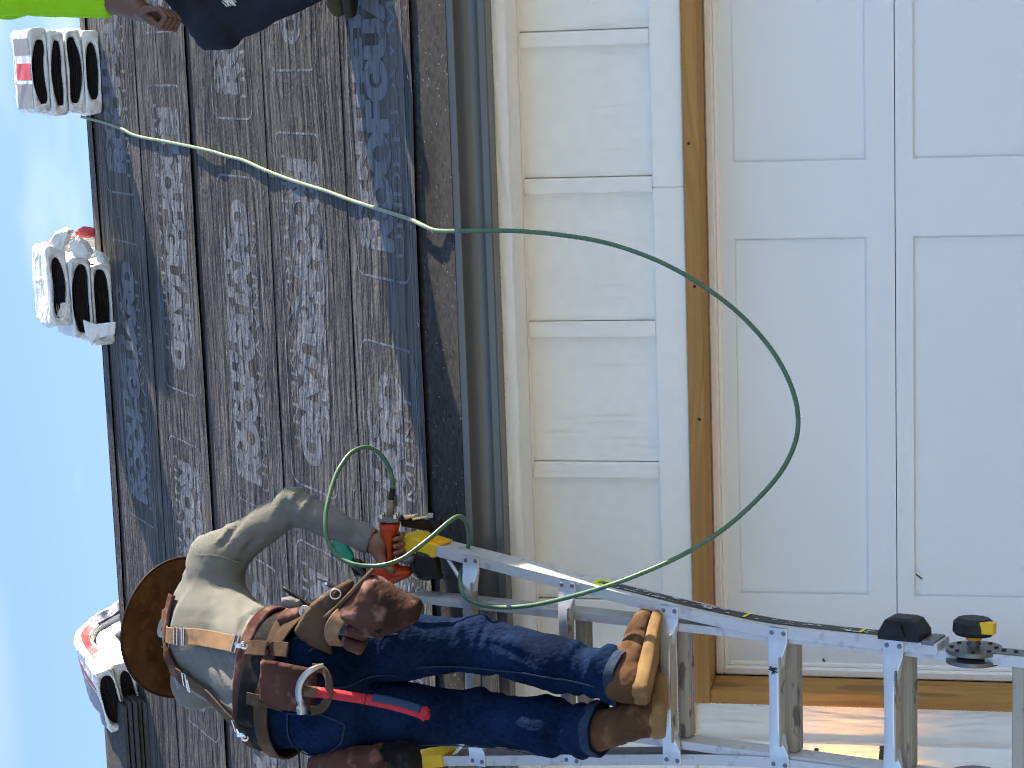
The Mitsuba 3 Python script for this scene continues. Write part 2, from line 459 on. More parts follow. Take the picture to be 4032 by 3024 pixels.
# soffit, fascia, gutter
add("soffit", box(XL, XR, 5.574, 5.736, 2.7455, 2.757), "trim_paint", GAR, smooth=False)
add("frieze_board", box(XL + .2, XR - .2, 5.716, WP - .001, 2.7415, 2.7448), "trim_paint", GAR, smooth=False)
fx = np.linspace(XL, XR, 400)
fz = lambda x: 2.7435 + 0.004 * (meshkit.fbm(np.stack([x * 9, 0 * x, 0 * x], -1), 3, 3) - .5)
fp = [(5.5740, .004), (5.5610, .0005), (5.5540, .0025), (5.5500, .010), (5.5495, .03), (5.5492, .10), (5.5740, .10)]
fas = grid(lambda u, v: np.stack([fx[u.astype(int)], np.interp(v, range(7), [q[0] for q in fp]) + .0014 * (meshkit.fbm(np.stack([fx[u.astype(int)] * 14, v * 3, 0 * u], -1), 3, 8) - .5) * (v < 5) * (v > 0), fz(fx[u.astype(int)]) + np.interp(v, range(7), [q[1] for q in fp])], -1), np.arange(400), np.arange(7))
add("fascia", fas, "rough_paint", GAR, smooth=60)
gp = [(5.552, 2.876), (5.552, 2.784), (5.549, 2.7815), (5.474, 2.7815), (5.4705, 2.785), (5.4700, 2.8025), (5.4735, 2.806), (5.4775, 2.814), (5.4780, 2.826), (5.4745, 2.838), (5.4660, 2.848), (5.4540, 2.855), (5.4400, 2.8585), (5.4310, 2.8605),
      (5.4300, 2.862), (5.4300, 2.8760), (5.4310, 2.8785), (5.4400, 2.8785), (5.4405, 2.870)]
inner = [(y + (0.0012 if y < 5.52 else -0.0012), z + 0.0012) for y, z in gp[::-1]]
gut = sweep([(XL, 0, 0), (0, 0, 0), (XR, 0, 0)], [(-y, z) for y, z in gp + inner[1:]], up=(0, 0, 1), caps=False)
v, f = gut
if v[:, 1].max() < 0: v[:, 1] *= -1
add("gutter", (v, f), "gutter_metal", GAR, smooth=35)
add("gutter_end_cap", extrude([(y, z) for y, z in gp[:16]], .002), "gutter_metal", GAR, smooth=False, M=np.array([[0, 0, 1, XL], [1, 0, 0, 0], [0, 1, 0, 0], [0, 0, 0, 1]]))
# roof deck under the felt, both slopes
deck = [(5.50, 2.902 - .028), (5.50, 2.902 - .004), (YR, ZR - .004), (YB, 2.898), (YB, 2.87), (YR, ZR - .035)]
add("roof_deck", prism_x(deck, XL, XR), "black_void", GAR, smooth=False)


def felt_pt(lo, hi, lift, seed, edge=0.0):
    """Height and place of one sheet of underlayment at x and slope distance s."""
    def f(x, s):
        x, s = np.asarray(x, float), np.asarray(s, float)
        t = np.clip((s - lo) / max(hi - lo, 1e-6), -.5, 1)
        w = meshkit.fbm(np.stack([x * 1.3, s * 2, 0 * x + seed], -1), 3, seed)
        h = 0.0022 + lift * (0.55 + 0.9 * w) * np.exp(-np.clip(s - lo, 0, 9) / 0.045)
        drift = meshkit.fbm(np.stack([x * 0.9, s * 1.5, 0 * x + 3.1 * seed], -1), 2, seed + 5)
        r = meshkit.fbm(np.stack([x * 2.2 + drift * 2, s * 17 + drift * 9 + x * 2.2 * (drift - .5), 0 * x + seed], -1), 3, seed + 1)
        h = h + 0.0075 * np.clip(r - .36, 0, 1) * (0.25 + t.clip(0, 1) * (1 - t.clip(0, 1)) * 3)
        sb = s + (1 - np.clip((s - lo) / .1, 0, 1)) * edge * (w - .5)
        q = E0[None] + sb.reshape(-1, 1) * RT + h.reshape(-1, 1) * RN
        q[:, 0] += x.reshape(-1)
        return q.reshape(x.shape + (3,))
    return f


xs = np.concatenate([np.linspace(XL, -2.9, 14)[:-1], np.linspace(-2.9, 1.0, 196), np.linspace(1.0, XR, 14)[1:]])
sheets = [(0.19, 0.78, .013, 11, .02), (0.722, 1.45, .0035, 12, .012), (1.392, 2.22, .0038, 13, .02), (2.150, 2.85, .011, 14, .02), (2.792, 3.47, .0038, 15, .02)]
fns = []
eave = felt_pt(-.03, .26, .002, 30)
add("starter_strip", grid(eave, xs, np.linspace(-.025, .26, 14)), "mineral_felt", GAR, smooth=True)
for lo, hi, lift, seed, ed in sheets:
    fn = felt_pt(lo, hi, lift, seed, ed); fns.append(fn)
    add("underlayment_sheet", grid(fn, xs, np.linspace(lo, hi, int((hi - lo) / .009))), "felt", GAR, smooth=True)
# the cap sheet folded over the ridge
cap = felt_pt(3.415, 3.53, .010, 21, .02)


def capf(u, s):
    q = cap(u, np.minimum(s, SR))
    over = np.maximum(s - SR, 0)
    q = q + over[..., None] * np.array([0, RT[1], -RT[2]])
    return q


add("ridge_cap_sheet", grid(capf, xs, np.concatenate([np.linspace(3.415, SR, 12), SR + np.array([.02, .05, .1, .2])])), "felt", GAR, smooth=True)
add("back_slope_sheet", grid(lambda u, v: np.stack([u, YR + v * RT[1], ZR + .002 - v * RT[2]], -1), [XL, XR], [0.1, SR]), "felt", GAR, smooth=False)


# printed lettering on the sheets, as thin flat ink that follows the felt
def lay(mesh2d, fn, x0, s0, flip):
    v, f = arr(mesh2d)
    v, f = trimesh.remesh.subdivide_to_size(v, f, 0.022, max_iter=8)
    x = x0 + (-v[:, 0] if flip else v[:, 0]); s = s0 + (-v[:, 1] if flip else v[:, 1])
    return fn(x, s) + RN * 0.0011, f


def flat_text(t, h, w, bold=True, fat=0.0):
    m = meshkit.text_mesh(t, h, 0.001, bold)
    v, f = np.array(m.vertices), np.array(m.faces)
    if fat:
        ps = []
        for q in m.split(only_watertight=False):
            cs = m3.Manifold(m3.Mesh(np.array(q.vertices, np.float32), np.array(q.faces, np.uint32))).slice(.0005).offset(fat * h, m3.JoinType.Round)
            ps.append(cs)
        w0 = m.bounds[1][0]
        v, f = cat([c.extrude(.001) for c in ps])
    keep = (v[f][:, :, 2] > 0.0005).all(1); f = f[keep]
    v[:, 0] -= v[:, 0].min(); v[:, 0] *= w / v[:, 0].max()
    return v, f


def frame_ring(L, H, r, t):
    a = shapely.box(r, r, L - r, H - r).buffer(r, quad_segs=5); b = a.buffer(-t)
    p = a.difference(b); p = p.difference(shapely.box(L * .40, -1, L * .82, H * .5)) if False else p
    v, f = extrude(p, .001)
    keep = (v[f][:, :, 2] > 0.0005).all(1); return v, f[keep]


BL = 1.17                                            # one printed block


def print_block(fn, x, s, flip, hold=1.0):
    """A block of lettering whose lower left corner (as it reads) is at x, s."""
    parts = []
    for tx, h, w, ox, oy in (("UNDERLAYMENT", .058 * hold, .97, .075, .045), ("ROOFGUARD", .142 * hold, 1.00, .085, .128), ("SYNTHETIC", .070 * hold, .90, .085, .296)):
        v, f = flat_text(tx, h, w, tx != "UNDERLAYMENT", 0 if tx == "UNDERLAYMENT" else .085); v = v + [ox, oy, 0]
        parts.append(lay((v, f), fn, x, s, flip))
    v, f = frame_ring(BL, .41 * hold, .055, .008)
    parts.append(lay((v, f), fn, x, s, flip))
    return cat(parts)


PER = 1.36
jobs = [(0, -0.665 - PER * k, .262, False) for k in (-1, 0, 1, 2)] + [(1, -0.245 + PER * k, 1.315, True) for k in (-1, 0, 1)] + [(2, -1.575 + PER * k, 1.50, False) for k in (-1, 0, 1)] \
    + [(3, -0.095 + PER * k, 2.665, True) for k in (-1, 0, 1)] + [(4, -0.535 + PER * k, 2.885, False) for k in (-1, 0, 1)]
for i, x, s, fl in jobs:
    if -3.4 < x < 2.0:
        add("printed_lettering", print_block(fns[i], x, s, fl), "felt_print", GAR, smooth=True)
# small staples and cap nails along the laps
st = []
for i, (lo, hi, *_r) in enumerate(sheets):
    for k in range(9):
        x = -2.3 + .31 * k + RNG.uniform(-.08, .08); s = lo + RNG.choice([.03, .045, .33]) + RNG.uniform(-.01, .01)
        q = fns[i](np.array([x]), np.array([s]))[0] + RN * .002
        a = RNG.uniform(-.6, .6); d = np.array([math.cos(a), 0, 0]) + RT * math.sin(a)
        st.append(cyl(q - d * .0065, q + d * .0065, .0012, 6))
for m in st[::1]:
    add("staple", m, "staple_metal", GAR, smooth=True)

# ---------------------------------------------------------------- cedar frame and door
hd = m3.Manifold.cube
add("header_beam", box(-1.880, 3.13, 5.688, 5.832, HZ0, HZ1, .003), "cedar_header", GAR, smooth=False)
add("jamb_post", box(-1.879, DOORX0, 5.6895, 5.832, 0.0, HZ0 - .0008, .003), "cedar_jamb", GAR, smooth=False)
add("jamb_post", box(DOORX1, DOORX1 + .041, 5.6895, 5.832, 0.0, HZ0 - .0008, .003), "cedar_jamb", GAR, smooth=False)
for x, z in ((-.675, 2.262), (-.28, 2.27), (-1.05, 2.256)):
    add("knot", trimesh.creation.cylinder(radius=.0045, height=.002, sections=12, transform=trimesh.transformations.translation_matrix([x, 5.6875, z]) @ trimesh.transformations.rotation_matrix(math.pi / 2, [1, 0, 0])), "knot_dark", GAR)
# vinyl stop moulding round the opening
for (x0, x1, z0, z1) in ((DOORX0, DOORX1, HZ0 - .024, HZ0 - .0005),):
    add("door_stop", cat([box(x0, x1, 5.836, 5.872, z0, z1, .004), box(x0 + .024, x1, 5.853, 5.874, z0 - .014, z0, .003)]), "vinyl_trim", GAR, smooth=False)
add("door_stop", cat([box(DOORX0, DOORX0 + .024, 5.836, 5.872, 0, HZ0 - .0245, .004), box(DOORX0 + .024, DOORX0 + .036, 5.853, 5.874, 0, HZ0 - .04, .003)]), "vinyl_trim", GAR, smooth=False)
DY = 5.862
zs = [2.290, 1.717, 1.184, 0.651, 0.118]
DOOR = GAR + "__door"
for i in range(4):
    z1, z0 = zs[i], zs[i + 1]
    b = m3.Manifold.cube([DOORX1 - DOORX0 - .02, .04, z1 - z0 - .0026]).translate([DOORX0 + .01, DY, z0 + .0013])
    pz1 = 2.165 if i == 0 else z1 - .050; pz0 = z0 + .080
    for k in range(4):
        px0 = -1.598 + 1.253 * k; px1 = px0 + 1.036
        d, e = .012, .004
        P = [(x, DY - .001, z) for x in (px0, px1) for z in (pz0, pz1)] + [(x, DY + d, z) for x in (px0 + e, px1 - e) for z in (pz0 + e, pz1 - e)]
        b = b - m3.Manifold.hull_points(np.array(P, float))
        for q in ((px0 - .001, px1 + .001, pz1 - .0045, pz1 + .001), (px0 - .001, px1 + .001, pz0 - .001, pz0 + .0045), (px0 - .001, px0 + .0045, pz0, pz1), (px1 - .0045, px1 + .001, pz0, pz1)):
            b = b - m3.Manifold.cube([q[1] - q[0], 0.0180, q[3] - q[2]]).translate([q[0], DY - .002, q[2]])
    add("section", b, "door_paint", DOOR, smooth=False, label=None)
add("backing", box(DOORX0, DOORX1, DY + .042, DY + .06, 0, 2.3), "door_paint", DOOR, smooth=False)
labels[GAR + "__door"] = {"label": "white recessed panel garage door"}
# little dark scuffs stuck on the door
for a, b in (((-1.5315, DY - .003, 1.664), (-1.5455, DY - .003, 1.646)), ((-1.79, DY - .003, 1.93), (-1.798, DY - .003, 1.925))):
    add("debris_fleck", cyl(a, b, .0022, 6), "knot_dark", DOOR, smooth=True)

# ---------------------------------------------------------------- wall lantern by the jamb
LAN = thing("wall_lantern", "black open frame wall lantern glowing warm on the white siding left of the door", "lamp")
lx, ly = -2.177, 5.60
LZ = np.eye(4); LZ[2, 3] = .028
add("backplate", box(lx - .05, lx + .05, 5.695, WB - .001, 1.70, 1.84, .004), "lamp_black", LAN, M=LZ, smooth=False)
add("cap", cat([box(lx - .10, lx + .185, 5.535, 5.665, 1.905, 1.918, .003), cyl((lx, ly, 1.93), (lx, ly, 1.97), .05, 20, .012), cyl((lx, ly, 1.908), (lx, ly, 1.93), .052, 20)]), "lamp_black", LAN, M=LZ, smooth=40)
for sx, sy in ((-1, -1), (1, -1), (1, 1), (-1, 1)):
    add("frame_rod", cyl((lx + sx * .035, ly + sy * .035, 1.91), (lx + sx * .075 + .08, ly + sy * .05, 1.722), .0045, 8), "lamp_black", LAN, M=LZ, smooth=True)
add("base_ring", cat([box(lx - .08, lx + .165, 5.545, 5.655, 1.700, 1.708, .002), box(lx - .08, lx + .20, ly - .06, ly - .045, 1.705, 1.735, .002), box(lx - .08, lx + .20, ly + .045, ly + .06, 1.705, 1.735, .002), box(lx + .185, lx + .20, ly - .045, ly + .045, 1.70, 1.735, .002)]), "lamp_black", LAN, M=LZ, smooth=False)
add("arm", cyl((lx, 5.70, 1.80), (lx, ly, 1.93), .008, 8), "lamp_black", LAN, M=LZ, smooth=True)
bm = trimesh.creation.icosphere(subdivisions=3, radius=.028); bm.apply_translation([lx + .05, ly + .01, 1.83])
kb = add("bulb", bm, "vinyl_trim", LAN, M=LZ, smooth=True)
scene[kb]["emitter"] = {"type": "area", "radiance": {"type": "rgb", "value": [15.0, 7.0, 1.5]}}

# ---------------------------------------------------------------- the ladder
LO = np.array([-1.5, 5.10716906, 2.2746733]); LR = np.array([0.99968158, 0.02523364, 0.0]); LU = np.array([-0.0277456, 0.35761951, 0.93345513]); LN = np.array([0.02355447, -0.9331579, 0.35820576])
LM = np.eye(4); LM[:3, 0], LM[:3, 1], LM[:3, 2], LM[:3, 3] = LR, LU, LN, LO
LAD = thing("ladder", "scuffed aluminium telescoping ladder with flared rails leaning on the eave", "ladder")


def la(name, mesh, mat, parent=LAD, smooth=30, **k): return add(name, mesh, mat, parent, smooth, M=LM, **k)


LC = -0.140
hy = np.array([-.72, -.61, -.305, -.15, 0, .15, .305, .609, .80]); hw = np.array([.168, .168, .1695, .181, .1985, .219, .240, .2825, .309])
hwf = lambda y: np.interp(y, hy, hw)
cs = [(.014, .002), (-.014, .002), (-.014, -.002), (.0105, -.002), (.0105, -.072), (-.014, -.072), (-.014, -.076), (.014, -.076)]
for sg in (1, -1):
    path = spline([(LC + sg * w, y, 0) for y, w in zip(hy, hw)], 6)
    la("rail", sweep(path, [(-sg * a, b) for a, b in cs], up=(0, 0, 1)), "ladder_alu", smooth=25)
    la("inner_rail", sweep([(LC + sg * .157, .83, 0), (LC + sg * .157, .3, 0), (LC + sg * .155, -.765, 0)], [(-.0125, -.0045), (-.0125, -.0685), (.009, -.0685), (.009, -.0045)], up=(0, 0, 1)), "ladder_alu", smooth=False)
    # yellow foot cap on the rail's upper end
    d = nrm([sg * .045, .305, 0]); px = np.array([LC + sg * hwf(.80), .80, 0]); nx = np.array([d[1], -d[0], 0])
    P = [px + d * l + nx * a + np.array([0, 0, b]) for l, w2, b0, b1 in ((-.075, .0165, .006, -.080), (.0, .0195, .010, -.084), (.045, .0190, .009, -.080), (.050, .013, .002, -.07)) for a in (-w2, w2) for b in (b0, b1)]
    ft = la("foot_cap", hull(P), "yellow_plastic", smooth=30)
    P = [px + d * l + nx * (sg * .017 + o) + np.array([0, 0, b]) for l in (-.085, -.03) for o in (0, .006) for b in (-.015, -.055)]
    la("latch", hull(P), "amber_plastic", ft, smooth=False)
    la("brace", cyl((LC + sg * (hwf(.70) - .012), .700, -.012), (LC + sg * .195, .615, .010), .006, 8), "ladder_alu", smooth=True)
    # lock box low on the outer rail
    y0 = -.625; x0 = LC + sg * .183
    P = [(x0 + sg * a, y0 + y, z) for a, h, za, zb in ((.0, .052, .012, -.075), (.018, .052, .010, -.070), (.046, .038, .002, -.058), (.052, .024, -.004, -.050)) for y in (-h, h) for z in (za, zb)]
    lk = la("lock_box", hull(P), "black_plastic", smooth=20)
    la("release_tab", hull([(x0 + sg * a, y0 + .012 + y, z) for a, h in ((.012, .03), (.040, .018)) for y in (-h, h) for z in (.016, .0)]), "black_plastic", lk, smooth=20)
    la("rail_bracket", box(*sorted((x0 - sg * .006, x0 + sg * .004)), -.712, -.680, -.074, .004, .001), "steel_dark", smooth=False)
    # folding hinge: a drilled disc between two arms, with its palm knob
    hx = LC + sg * .163
    hg = LAD + "__hinge" if sg == 1 else LAD + "__hinge_001"
    la("disc", cyl((hx, -.797, -.036), (hx + sg * .010, -.797, -.036), .066, 40), "steel_dark", hg, smooth=40)
    la("disc", cyl((hx - sg * .024, -.797, -.036), (hx - sg * .014, -.797, -.036), .066, 40), "steel_dark", hg, smooth=40)
    la("arm", box(*sorted((hx - sg * .013, hx - sg * .002)), -.90, -.72, -.062, -.010, .002), "steel_dark", hg, smooth=False)
    for a in range(8):
        q = np.array([hx + sg * .010, -.797 + .052 * math.cos(a * .785 + .3), -.036 + .052 * math.sin(a * .785 + .3)])
        la("bolt", cyl(q, q + [sg * .003, 0, 0], .0055, 8), "black_plastic", hg, smooth=40)
    la("stem", cat([cyl((hx + sg * .010, -.797, -.036), (hx + sg * .034, -.797, -.036), .013, 16), cyl((hx + sg * .017, -.797, -.036), (hx + sg * .023, -.797, -.036), .017, 16)]), "steel_dark", hg, smooth=40)
    la("collar", cyl((hx + sg * .030, -.797, -.036), (hx + sg * .042, -.797, -.036), .019, 16), "amber_plastic", hg, smooth=40)
    P = [(hx + sg * a, -.797 + r * math.cos(t), -.036 + .72 * r * math.sin(t)) for a, r in ((.040, .044), (.050, .053), (.072, .051), (.082, .038)) for t in np.linspace(0, 6.283, 14)[:-1]]
    kn = la("knob", hull(P), "black_plastic", hg, smooth=25)
    la("lock_tab", hull([(hx + sg * a, y, z) for a in (.052, .079) for y in (-.855, -.822) for z in (-.006, -.028)]), "yellow_plastic", hg, smooth=20)
    # the lower half of the ladder, down to the ground
    lw = LC + sg * .157
    la("lower_rail", sweep([(lw, -.835, 0), (lw, -1.6, 0), (LC + sg * .20, -2.0, 0), (LC + sg * .27, -2.42, 0)], [(-.0125, -.0045), (-.0125, -.0685), (.0125, -.0685), (.0125, -.0045)], up=(0, 0, 1)), "ladder_alu", smooth=False)
    la("hinge_plate", box(*sorted((lw + sg * .0130, lw + sg * .0155)), -1.02, -.85, -.060, -.012, .0008), "steel_dark", smooth=False)
    for y in (-.87, -.90, -.93, -.965, -1.0):
        la("plate_bolt", cyl((lw + sg * .0155, y, -.036), (lw + sg * .019, y, -.036), .006, 8), "black_plastic", smooth=40)
for i, y in enumerate((.609, .305, 0.0, -.305, -.61)):
    w = float(hwf(y)); X = np.array([-w - .013, -w + .013, -w + .028, -w + .062, -w + .10, 0, w - .10, w - .062, w - .028, w - .013, w + .013])
    H = [.052, .053, .052, .040, .030, .029, .030, .040, .052, .053, .052]; D0 = [.0065, .0065, .010, .026, .034, .034, .034, .026, .010, .0065, .0065]; B0 = [.0025, .0025, .0, -.002, -.002, -.002, -.002, -.002, .0, .0025, .0025]
    V = []
    for x, h, d, b in zip(X, H, D0, B0):
        r = min(.006, (d - b) * .4)
        V.append(np.array([(LC + x, y + q[0], (d + b) / 2 + q[1]) for q in rrect(h, d - b, r, 2)]))
    m = len(V[0]); F = [[k * m + j, k * m + (j + 1) % m, (k + 1) * m + (j + 1) % m, (k + 1) * m + j] for k in range(len(V) - 1) for j in range(m)]
    rg = la("rung", (np.vstack(V), np.array(F)), "rung_bright", smooth=40)
    tr = [box(LC - w + .055, LC + w - .055, y - .0175, y - .0135, z, z + .0052, .001) for z in (.002, .0085, .015, .0215, .028)]
    la("tread", cat(tr), "rung_tread", rg, smooth=False)
    for sg in (1, -1):
        for dy in (-.016, .016):
            la("rivet", cyl((LC + sg * w, y + dy, .006), (LC + sg * w, y + dy, .0092), .0065, 12, .005), "rivet_metal", rg, smooth=40)
    yi = y - .014
    ribs = [box(LC - .146, LC + .146, yi - .016, yi + .014, -.070, -.030, .003)] + [box(LC - .144, LC + .144, yi - .0185, yi - .0155, z, z + .007, .001) for z in (-.068, -.057, -.046, -.037)] + [box(LC - .144, LC + .144, yi - .012 + q * .008, yi - .007 + q * .008, -.0305, -.0285) for q in range(3)]
    la("inner_rung", cat(ribs), "rung_tread", smooth=False)
for y in (-.914, -1.219, -1.524, -1.829, -2.134, -2.38):
    w = .150 if y > -1.7 else .150 + (abs(y) - 1.6) * .14
    la("lower_rung", cat([box(LC - w, LC + w, y - .016, y + .014, -.066, -.006, .003)] + [box(LC - w, LC + w, y - .0185, y - .0155, z, z + .006, .001) for z in (-.058, -.047, -.036, -.025, -.014)]), "rung_tread", smooth=False)


mkx = LC + .169 - .092
la("marker_scribble", cat([tube([(mkx + a, -.305 + b, .0344), (mkx + c, -.305 + d, .0346)], .0016, 6, 0) for a, b, c, d in ((0, -.012, .006, .012), (.008, -.010, .010, .010), (-.006, .004, .012, -.006), (-.004, -.004, .014, .008))]), "black_plastic", smooth=True)


# warning stickers down the outside of the right rail
def on_rail(y, z): return np.stack([LC + hwf(y) + .0147 + 0 * z, y, z], -1)


def sticker(y0, y1, z0, z1, off):
    v, f = grid(lambda a, b: on_rail(a, b), np.linspace(y0, y1, 14), np.linspace(z0, z1, 3)); v = v + [off, 0, 0]; return v, f


la("sticker", sticker(-.565, .19, -.066, -.022, 0), "sticker_black", smooth=False)
la("sticker_tag", sticker(.195, .245, -.070, -.016, 0), "sticker_yellow", smooth=False)
la("tag_mark", cat([sticker(.205, .235, -.052, -.046, .0008), sticker(.205, .235, -.038, -.032, .0008), sticker(.216, .222, -.050, -.034, .0010)]), "sticker_black", smooth=False)
wl = []
for k in range(58):
    y = -.555 + .735 * RNG.random(); z = -.062 + .034 * RNG.random()
    wl.append(sticker(y, y + RNG.uniform(.004, .022), z, z + RNG.uniform(.0015, .005), .0008 + .00002 * k))
la("sticker_lines", cat(wl), "sticker_white", smooth=False, kind="stuff")
for a, b in ((-.20, -.192), (-.515, -.506)):
    la("sticker_stripe", sticker(a, b, -.066, -.022, .0022), "sticker_yellow", smooth=False)
v, f = flat_text("33", .020, .030)
la("sticker_number", (np.stack([LC + hwf(v[:, 0] - .105) + .0174, v[:, 0] - .105, -.052 + v[:, 1]], -1), f), "sticker_white", smooth=False)

# ---------------------------------------------------------------- shingle bundles over the ridge
def bundle(label, cx, front, level, back=.62, pitch_=.089, width=.335, yaw=0.0, hole=(.125, .030), seed=0, prints=(), droop=0.0, dx=0.0, rough=1.0, kidney=0.0, group="shingle bundles on the ridge"):
    k = thing("shingle_bundle", label, "bundle of shingles", group)
    th = pitch_ - .003; h0 = .006 + th / 2 + pitch_ * level
    ridge = np.array([YR, ZR]); tf, nf = RT[1:], RN[1:]; tb, nb = np.array([RT[1], -RT[2]]), np.array([-RN[1], RN[2]])
    pts, nor = [], []
    for s in np.linspace(front, .02, 9): pts.append(ridge - tf * s + nf * h0); nor.append(nf)
    for a in np.linspace(0, 1, 9)[1:-1]:
        n_ = nrm(nf * (1 - a) + nb * a); pts.append(ridge + n_ * h0); nor.append(n_)
    for s in np.linspace(.02, back, 9): pts.append(ridge + tb * s + nb * h0); nor.append(nb)
    pts, nor = np.array(pts), np.array(nor)
    # dense stations
    L = np.r_[0, np.cumsum(np.linalg.norm(np.diff(pts, axis=0), axis=1))]
    t = np.linspace(0, L[-1], 64); pts = np.stack([np.interp(t, L, pts[:, i]) for i in (0, 1)], -1); nor = np.stack([np.interp(t, L, nor[:, i]) for i in (0, 1)], -1)
    per = rrect(width, th, .018, 4)
    perd = [];
    for i in range(len(per)):
        a, b = per[i], per[(i + 1) % len(per)]; n = max(1, int(np.linalg.norm(b - a) / .016))
        perd += [a + (b - a) * j / n for j in range(n)]
    per = np.array(perd); m = len(per)
    out = per / np.array([width / 2, th / 2]); out = np.sign(out) * np.abs(out) ** 4; out /= np.linalg.norm(out, axis=1, keepdims=True)
    V = np.zeros((64, m, 3)); NV = np.zeros((64, m, 3))
    for i in range(64):
        c = pts[i]; n_ = nor[i]
        P = np.stack([per[:, 0], 0 * per[:, 0], 0 * per[:, 0]], -1); P[:, 1:] = c + per[:, 1:] * n_
        O = np.stack([out[:, 0], out[:, 1] * n_[0], out[:, 1] * n_[1]], -1)
        V[i], NV[i] = P, O
    q = V * 9 + seed * 3.7
    side = np.abs(NV[..., 0])
    nz = meshkit.fbm(q, 4, seed) - .5; nz2 = meshkit.fbm(V * 28 + seed, 2, seed + 3) - .5
    V = V + NV * (rough * (.008 + .034 * side) * nz + .006 * nz2)[..., None]
    F = [[i * m + j, i * m + (j + 1) % m, (i + 1) * m + (j + 1) % m, (i + 1) * m + j] for i in range(63) for j in range(m)]
    # front face: a ring of torn plastic round the open middle
    fwd = np.array([0, -nrm(pts[1] - pts[0])[0], -nrm(pts[1] - pts[0])[1]]); n3 = np.array([0, nor[0][0], nor[0][1]]); c3 = np.array([0, pts[0][0], pts[0][1]])
    ang = np.arctan2(per[:, 1] / th, per[:, 0] / width)
    rr = 1 + .16 * (meshkit.fbm(np.stack([np.cos(ang) * 1.6, np.sin(ang) * 1.6, 0 * ang + seed], -1), 2, seed) - .5)
    ca, sa = np.cos(ang), np.sin(ang); sup = (np.abs(ca) ** 2.6 + np.abs(sa) ** 2.6) ** (-1 / 2.6)
    hx_ = hole[0] * sup * ca * rr; hy_ = hole[1] * sup * sa * rr + kidney * np.cos(hx_ / hole[0] * 3.0) * .012
    rings = [V[0].reshape(-1, 3)]
    for w_, o in ((.35, .006), (.7, .008), (1.0, .002)):
        P = c3 + np.outer(per[:, 0] * (1 - w_) + hx_ * w_, [1, 0, 0]) + np.outer(per[:, 1] * (1 - w_) + hy_ * w_, n3)
        P = P + fwd * (o + .010 * (meshkit.fbm(P * 16 + seed, 3, seed + 1) - .5) * (w_ < 1))[..., None]; rings.append(P)
    rings.append(rings[-1] - fwd * .03)
    base = 64 * m; allv = [V.reshape(-1, 3)]
    for ri, P in enumerate(rings[1:]):
        a0 = 0 if ri == 0 else base + (ri - 1) * m; b0 = base + ri * m
        F += [[a0 + j, b0 + j, b0 + (j + 1) % m, a0 + (j + 1) % m] for j in range(m)]; allv.append(P)
    e0 = 63 * m; cc = V[63].mean(0); allv.append(cc[None]); ci = base + (len(rings) - 1) * m
    W, Fq = np.vstack(allv), np.array(F)
    tri = np.vstack([Fq[:, [0, 1, 2]], Fq[:, [0, 2, 3]], [[e0 + j, e0 + (j + 1) % m, ci] for j in range(m)]])
    Rz = np.eye(4); Rz[:3, :3] = trimesh.transformations.rotation_matrix(yaw, [0, 0, 1])[:3, :3]
    piv = np.array([0, YR - front * .5, 0]); Rz[:3, 3] = piv - Rz[:3, :3] @ piv + np.array([cx + dx, 0, 0])
    add("wrapper", (W, tri), "wrap_plastic", k, smooth=50, M=Rz)
    # the shingles seen through the opening
    sh = []
    for j in range(7):
        o = -.028 + .0078 * j; g_ = -.012 + RNG.uniform(-.004, .004); w2 = hole[0] + .018
        c = [c3 + np.array([x, 0, 0]) + n3 * (o + y) + fwd * (g_ - z) for x in (-w2, w2) for y in (.0008, .0064) for z in (0, .05)]
        sh.append(hull(c))
    add("shingle_stack", cat(sh), "shingle_edge", k, smooth=False, M=Rz)
    for name, mat, face, i0, i1, a, b in prints:
        # printed patch lying on the wrapper: stations i0..i1, fraction a..b of the width (face top) or of the height (face side)
        sel = [(i, j) for i in range(i0, i1) for j in range(m) if (out[j, 1] > .9 if face == "top" else out[j, 0] > .6) and a <= ((per[j, 0] / width + .5) if face == "top" else (per[j, 1] / th + .5)) <= b]
        ff = [[i * m + j, i * m + (j + 1) % m, (i + 1) * m + (j + 1) % m, (i + 1) * m + j] for i, j in sel]
        if ff: add(name, ((V + NV * .0016).reshape(-1, 3), np.array(ff)), mat, k, smooth=True, M=Rz)
    return k


R_A = (("wrapper_print", "wrap_print_gray", "top", 0, 12, .02, .98), )
xa = (-0.0392, 3.2537)[0]
bundle("white wrapped shingle bundle lying lowest of the four bundle stack at the right", xa, .27, 0, pitch_=.071, seed=1, hole=(.118, .026), dx=-.006)
bundle("white wrapped shingle bundle second from the bottom of the four bundle stack", xa, .26, 1, pitch_=.071, seed=2, hole=(.138, .027), kidney=-.6, dx=.004)
bundle("white wrapped shingle bundle third from the bottom of the four bundle stack", xa, .262, 2, pitch_=.071, seed=3, hole=(.136, .022), kidney=.3, dx=-.003)
bundle("white wrapped shingle bundle with gray and pink print on top of the four bundle stack", xa, .255, 3, pitch_=.071, seed=4, hole=(.132, .026), kidney=.6, dx=.006,
       prints=(("wrapper_print", "wrap_print_gray", "top", 0, 13, .70, 1.0), ("wrapper_print", "wrap_print_gray", "top", 0, 13, .0, .38), ("red_print", "wrap_print_red", "top", 0, 12, .44, .60)))
xb = (-0.9514, 3.3385)[0]
b0 = bundle("torn white shingle bundle lying lowest of the middle stack of three", xb - .045, .22, 0, seed=5, hole=(.145, .033), rough=1.5)
b1 = bundle("torn white shingle bundle between two others in the middle stack of three", xb - .02, .225, 1, seed=6, hole=(.142, .036), rough=1.6, kidney=.3)
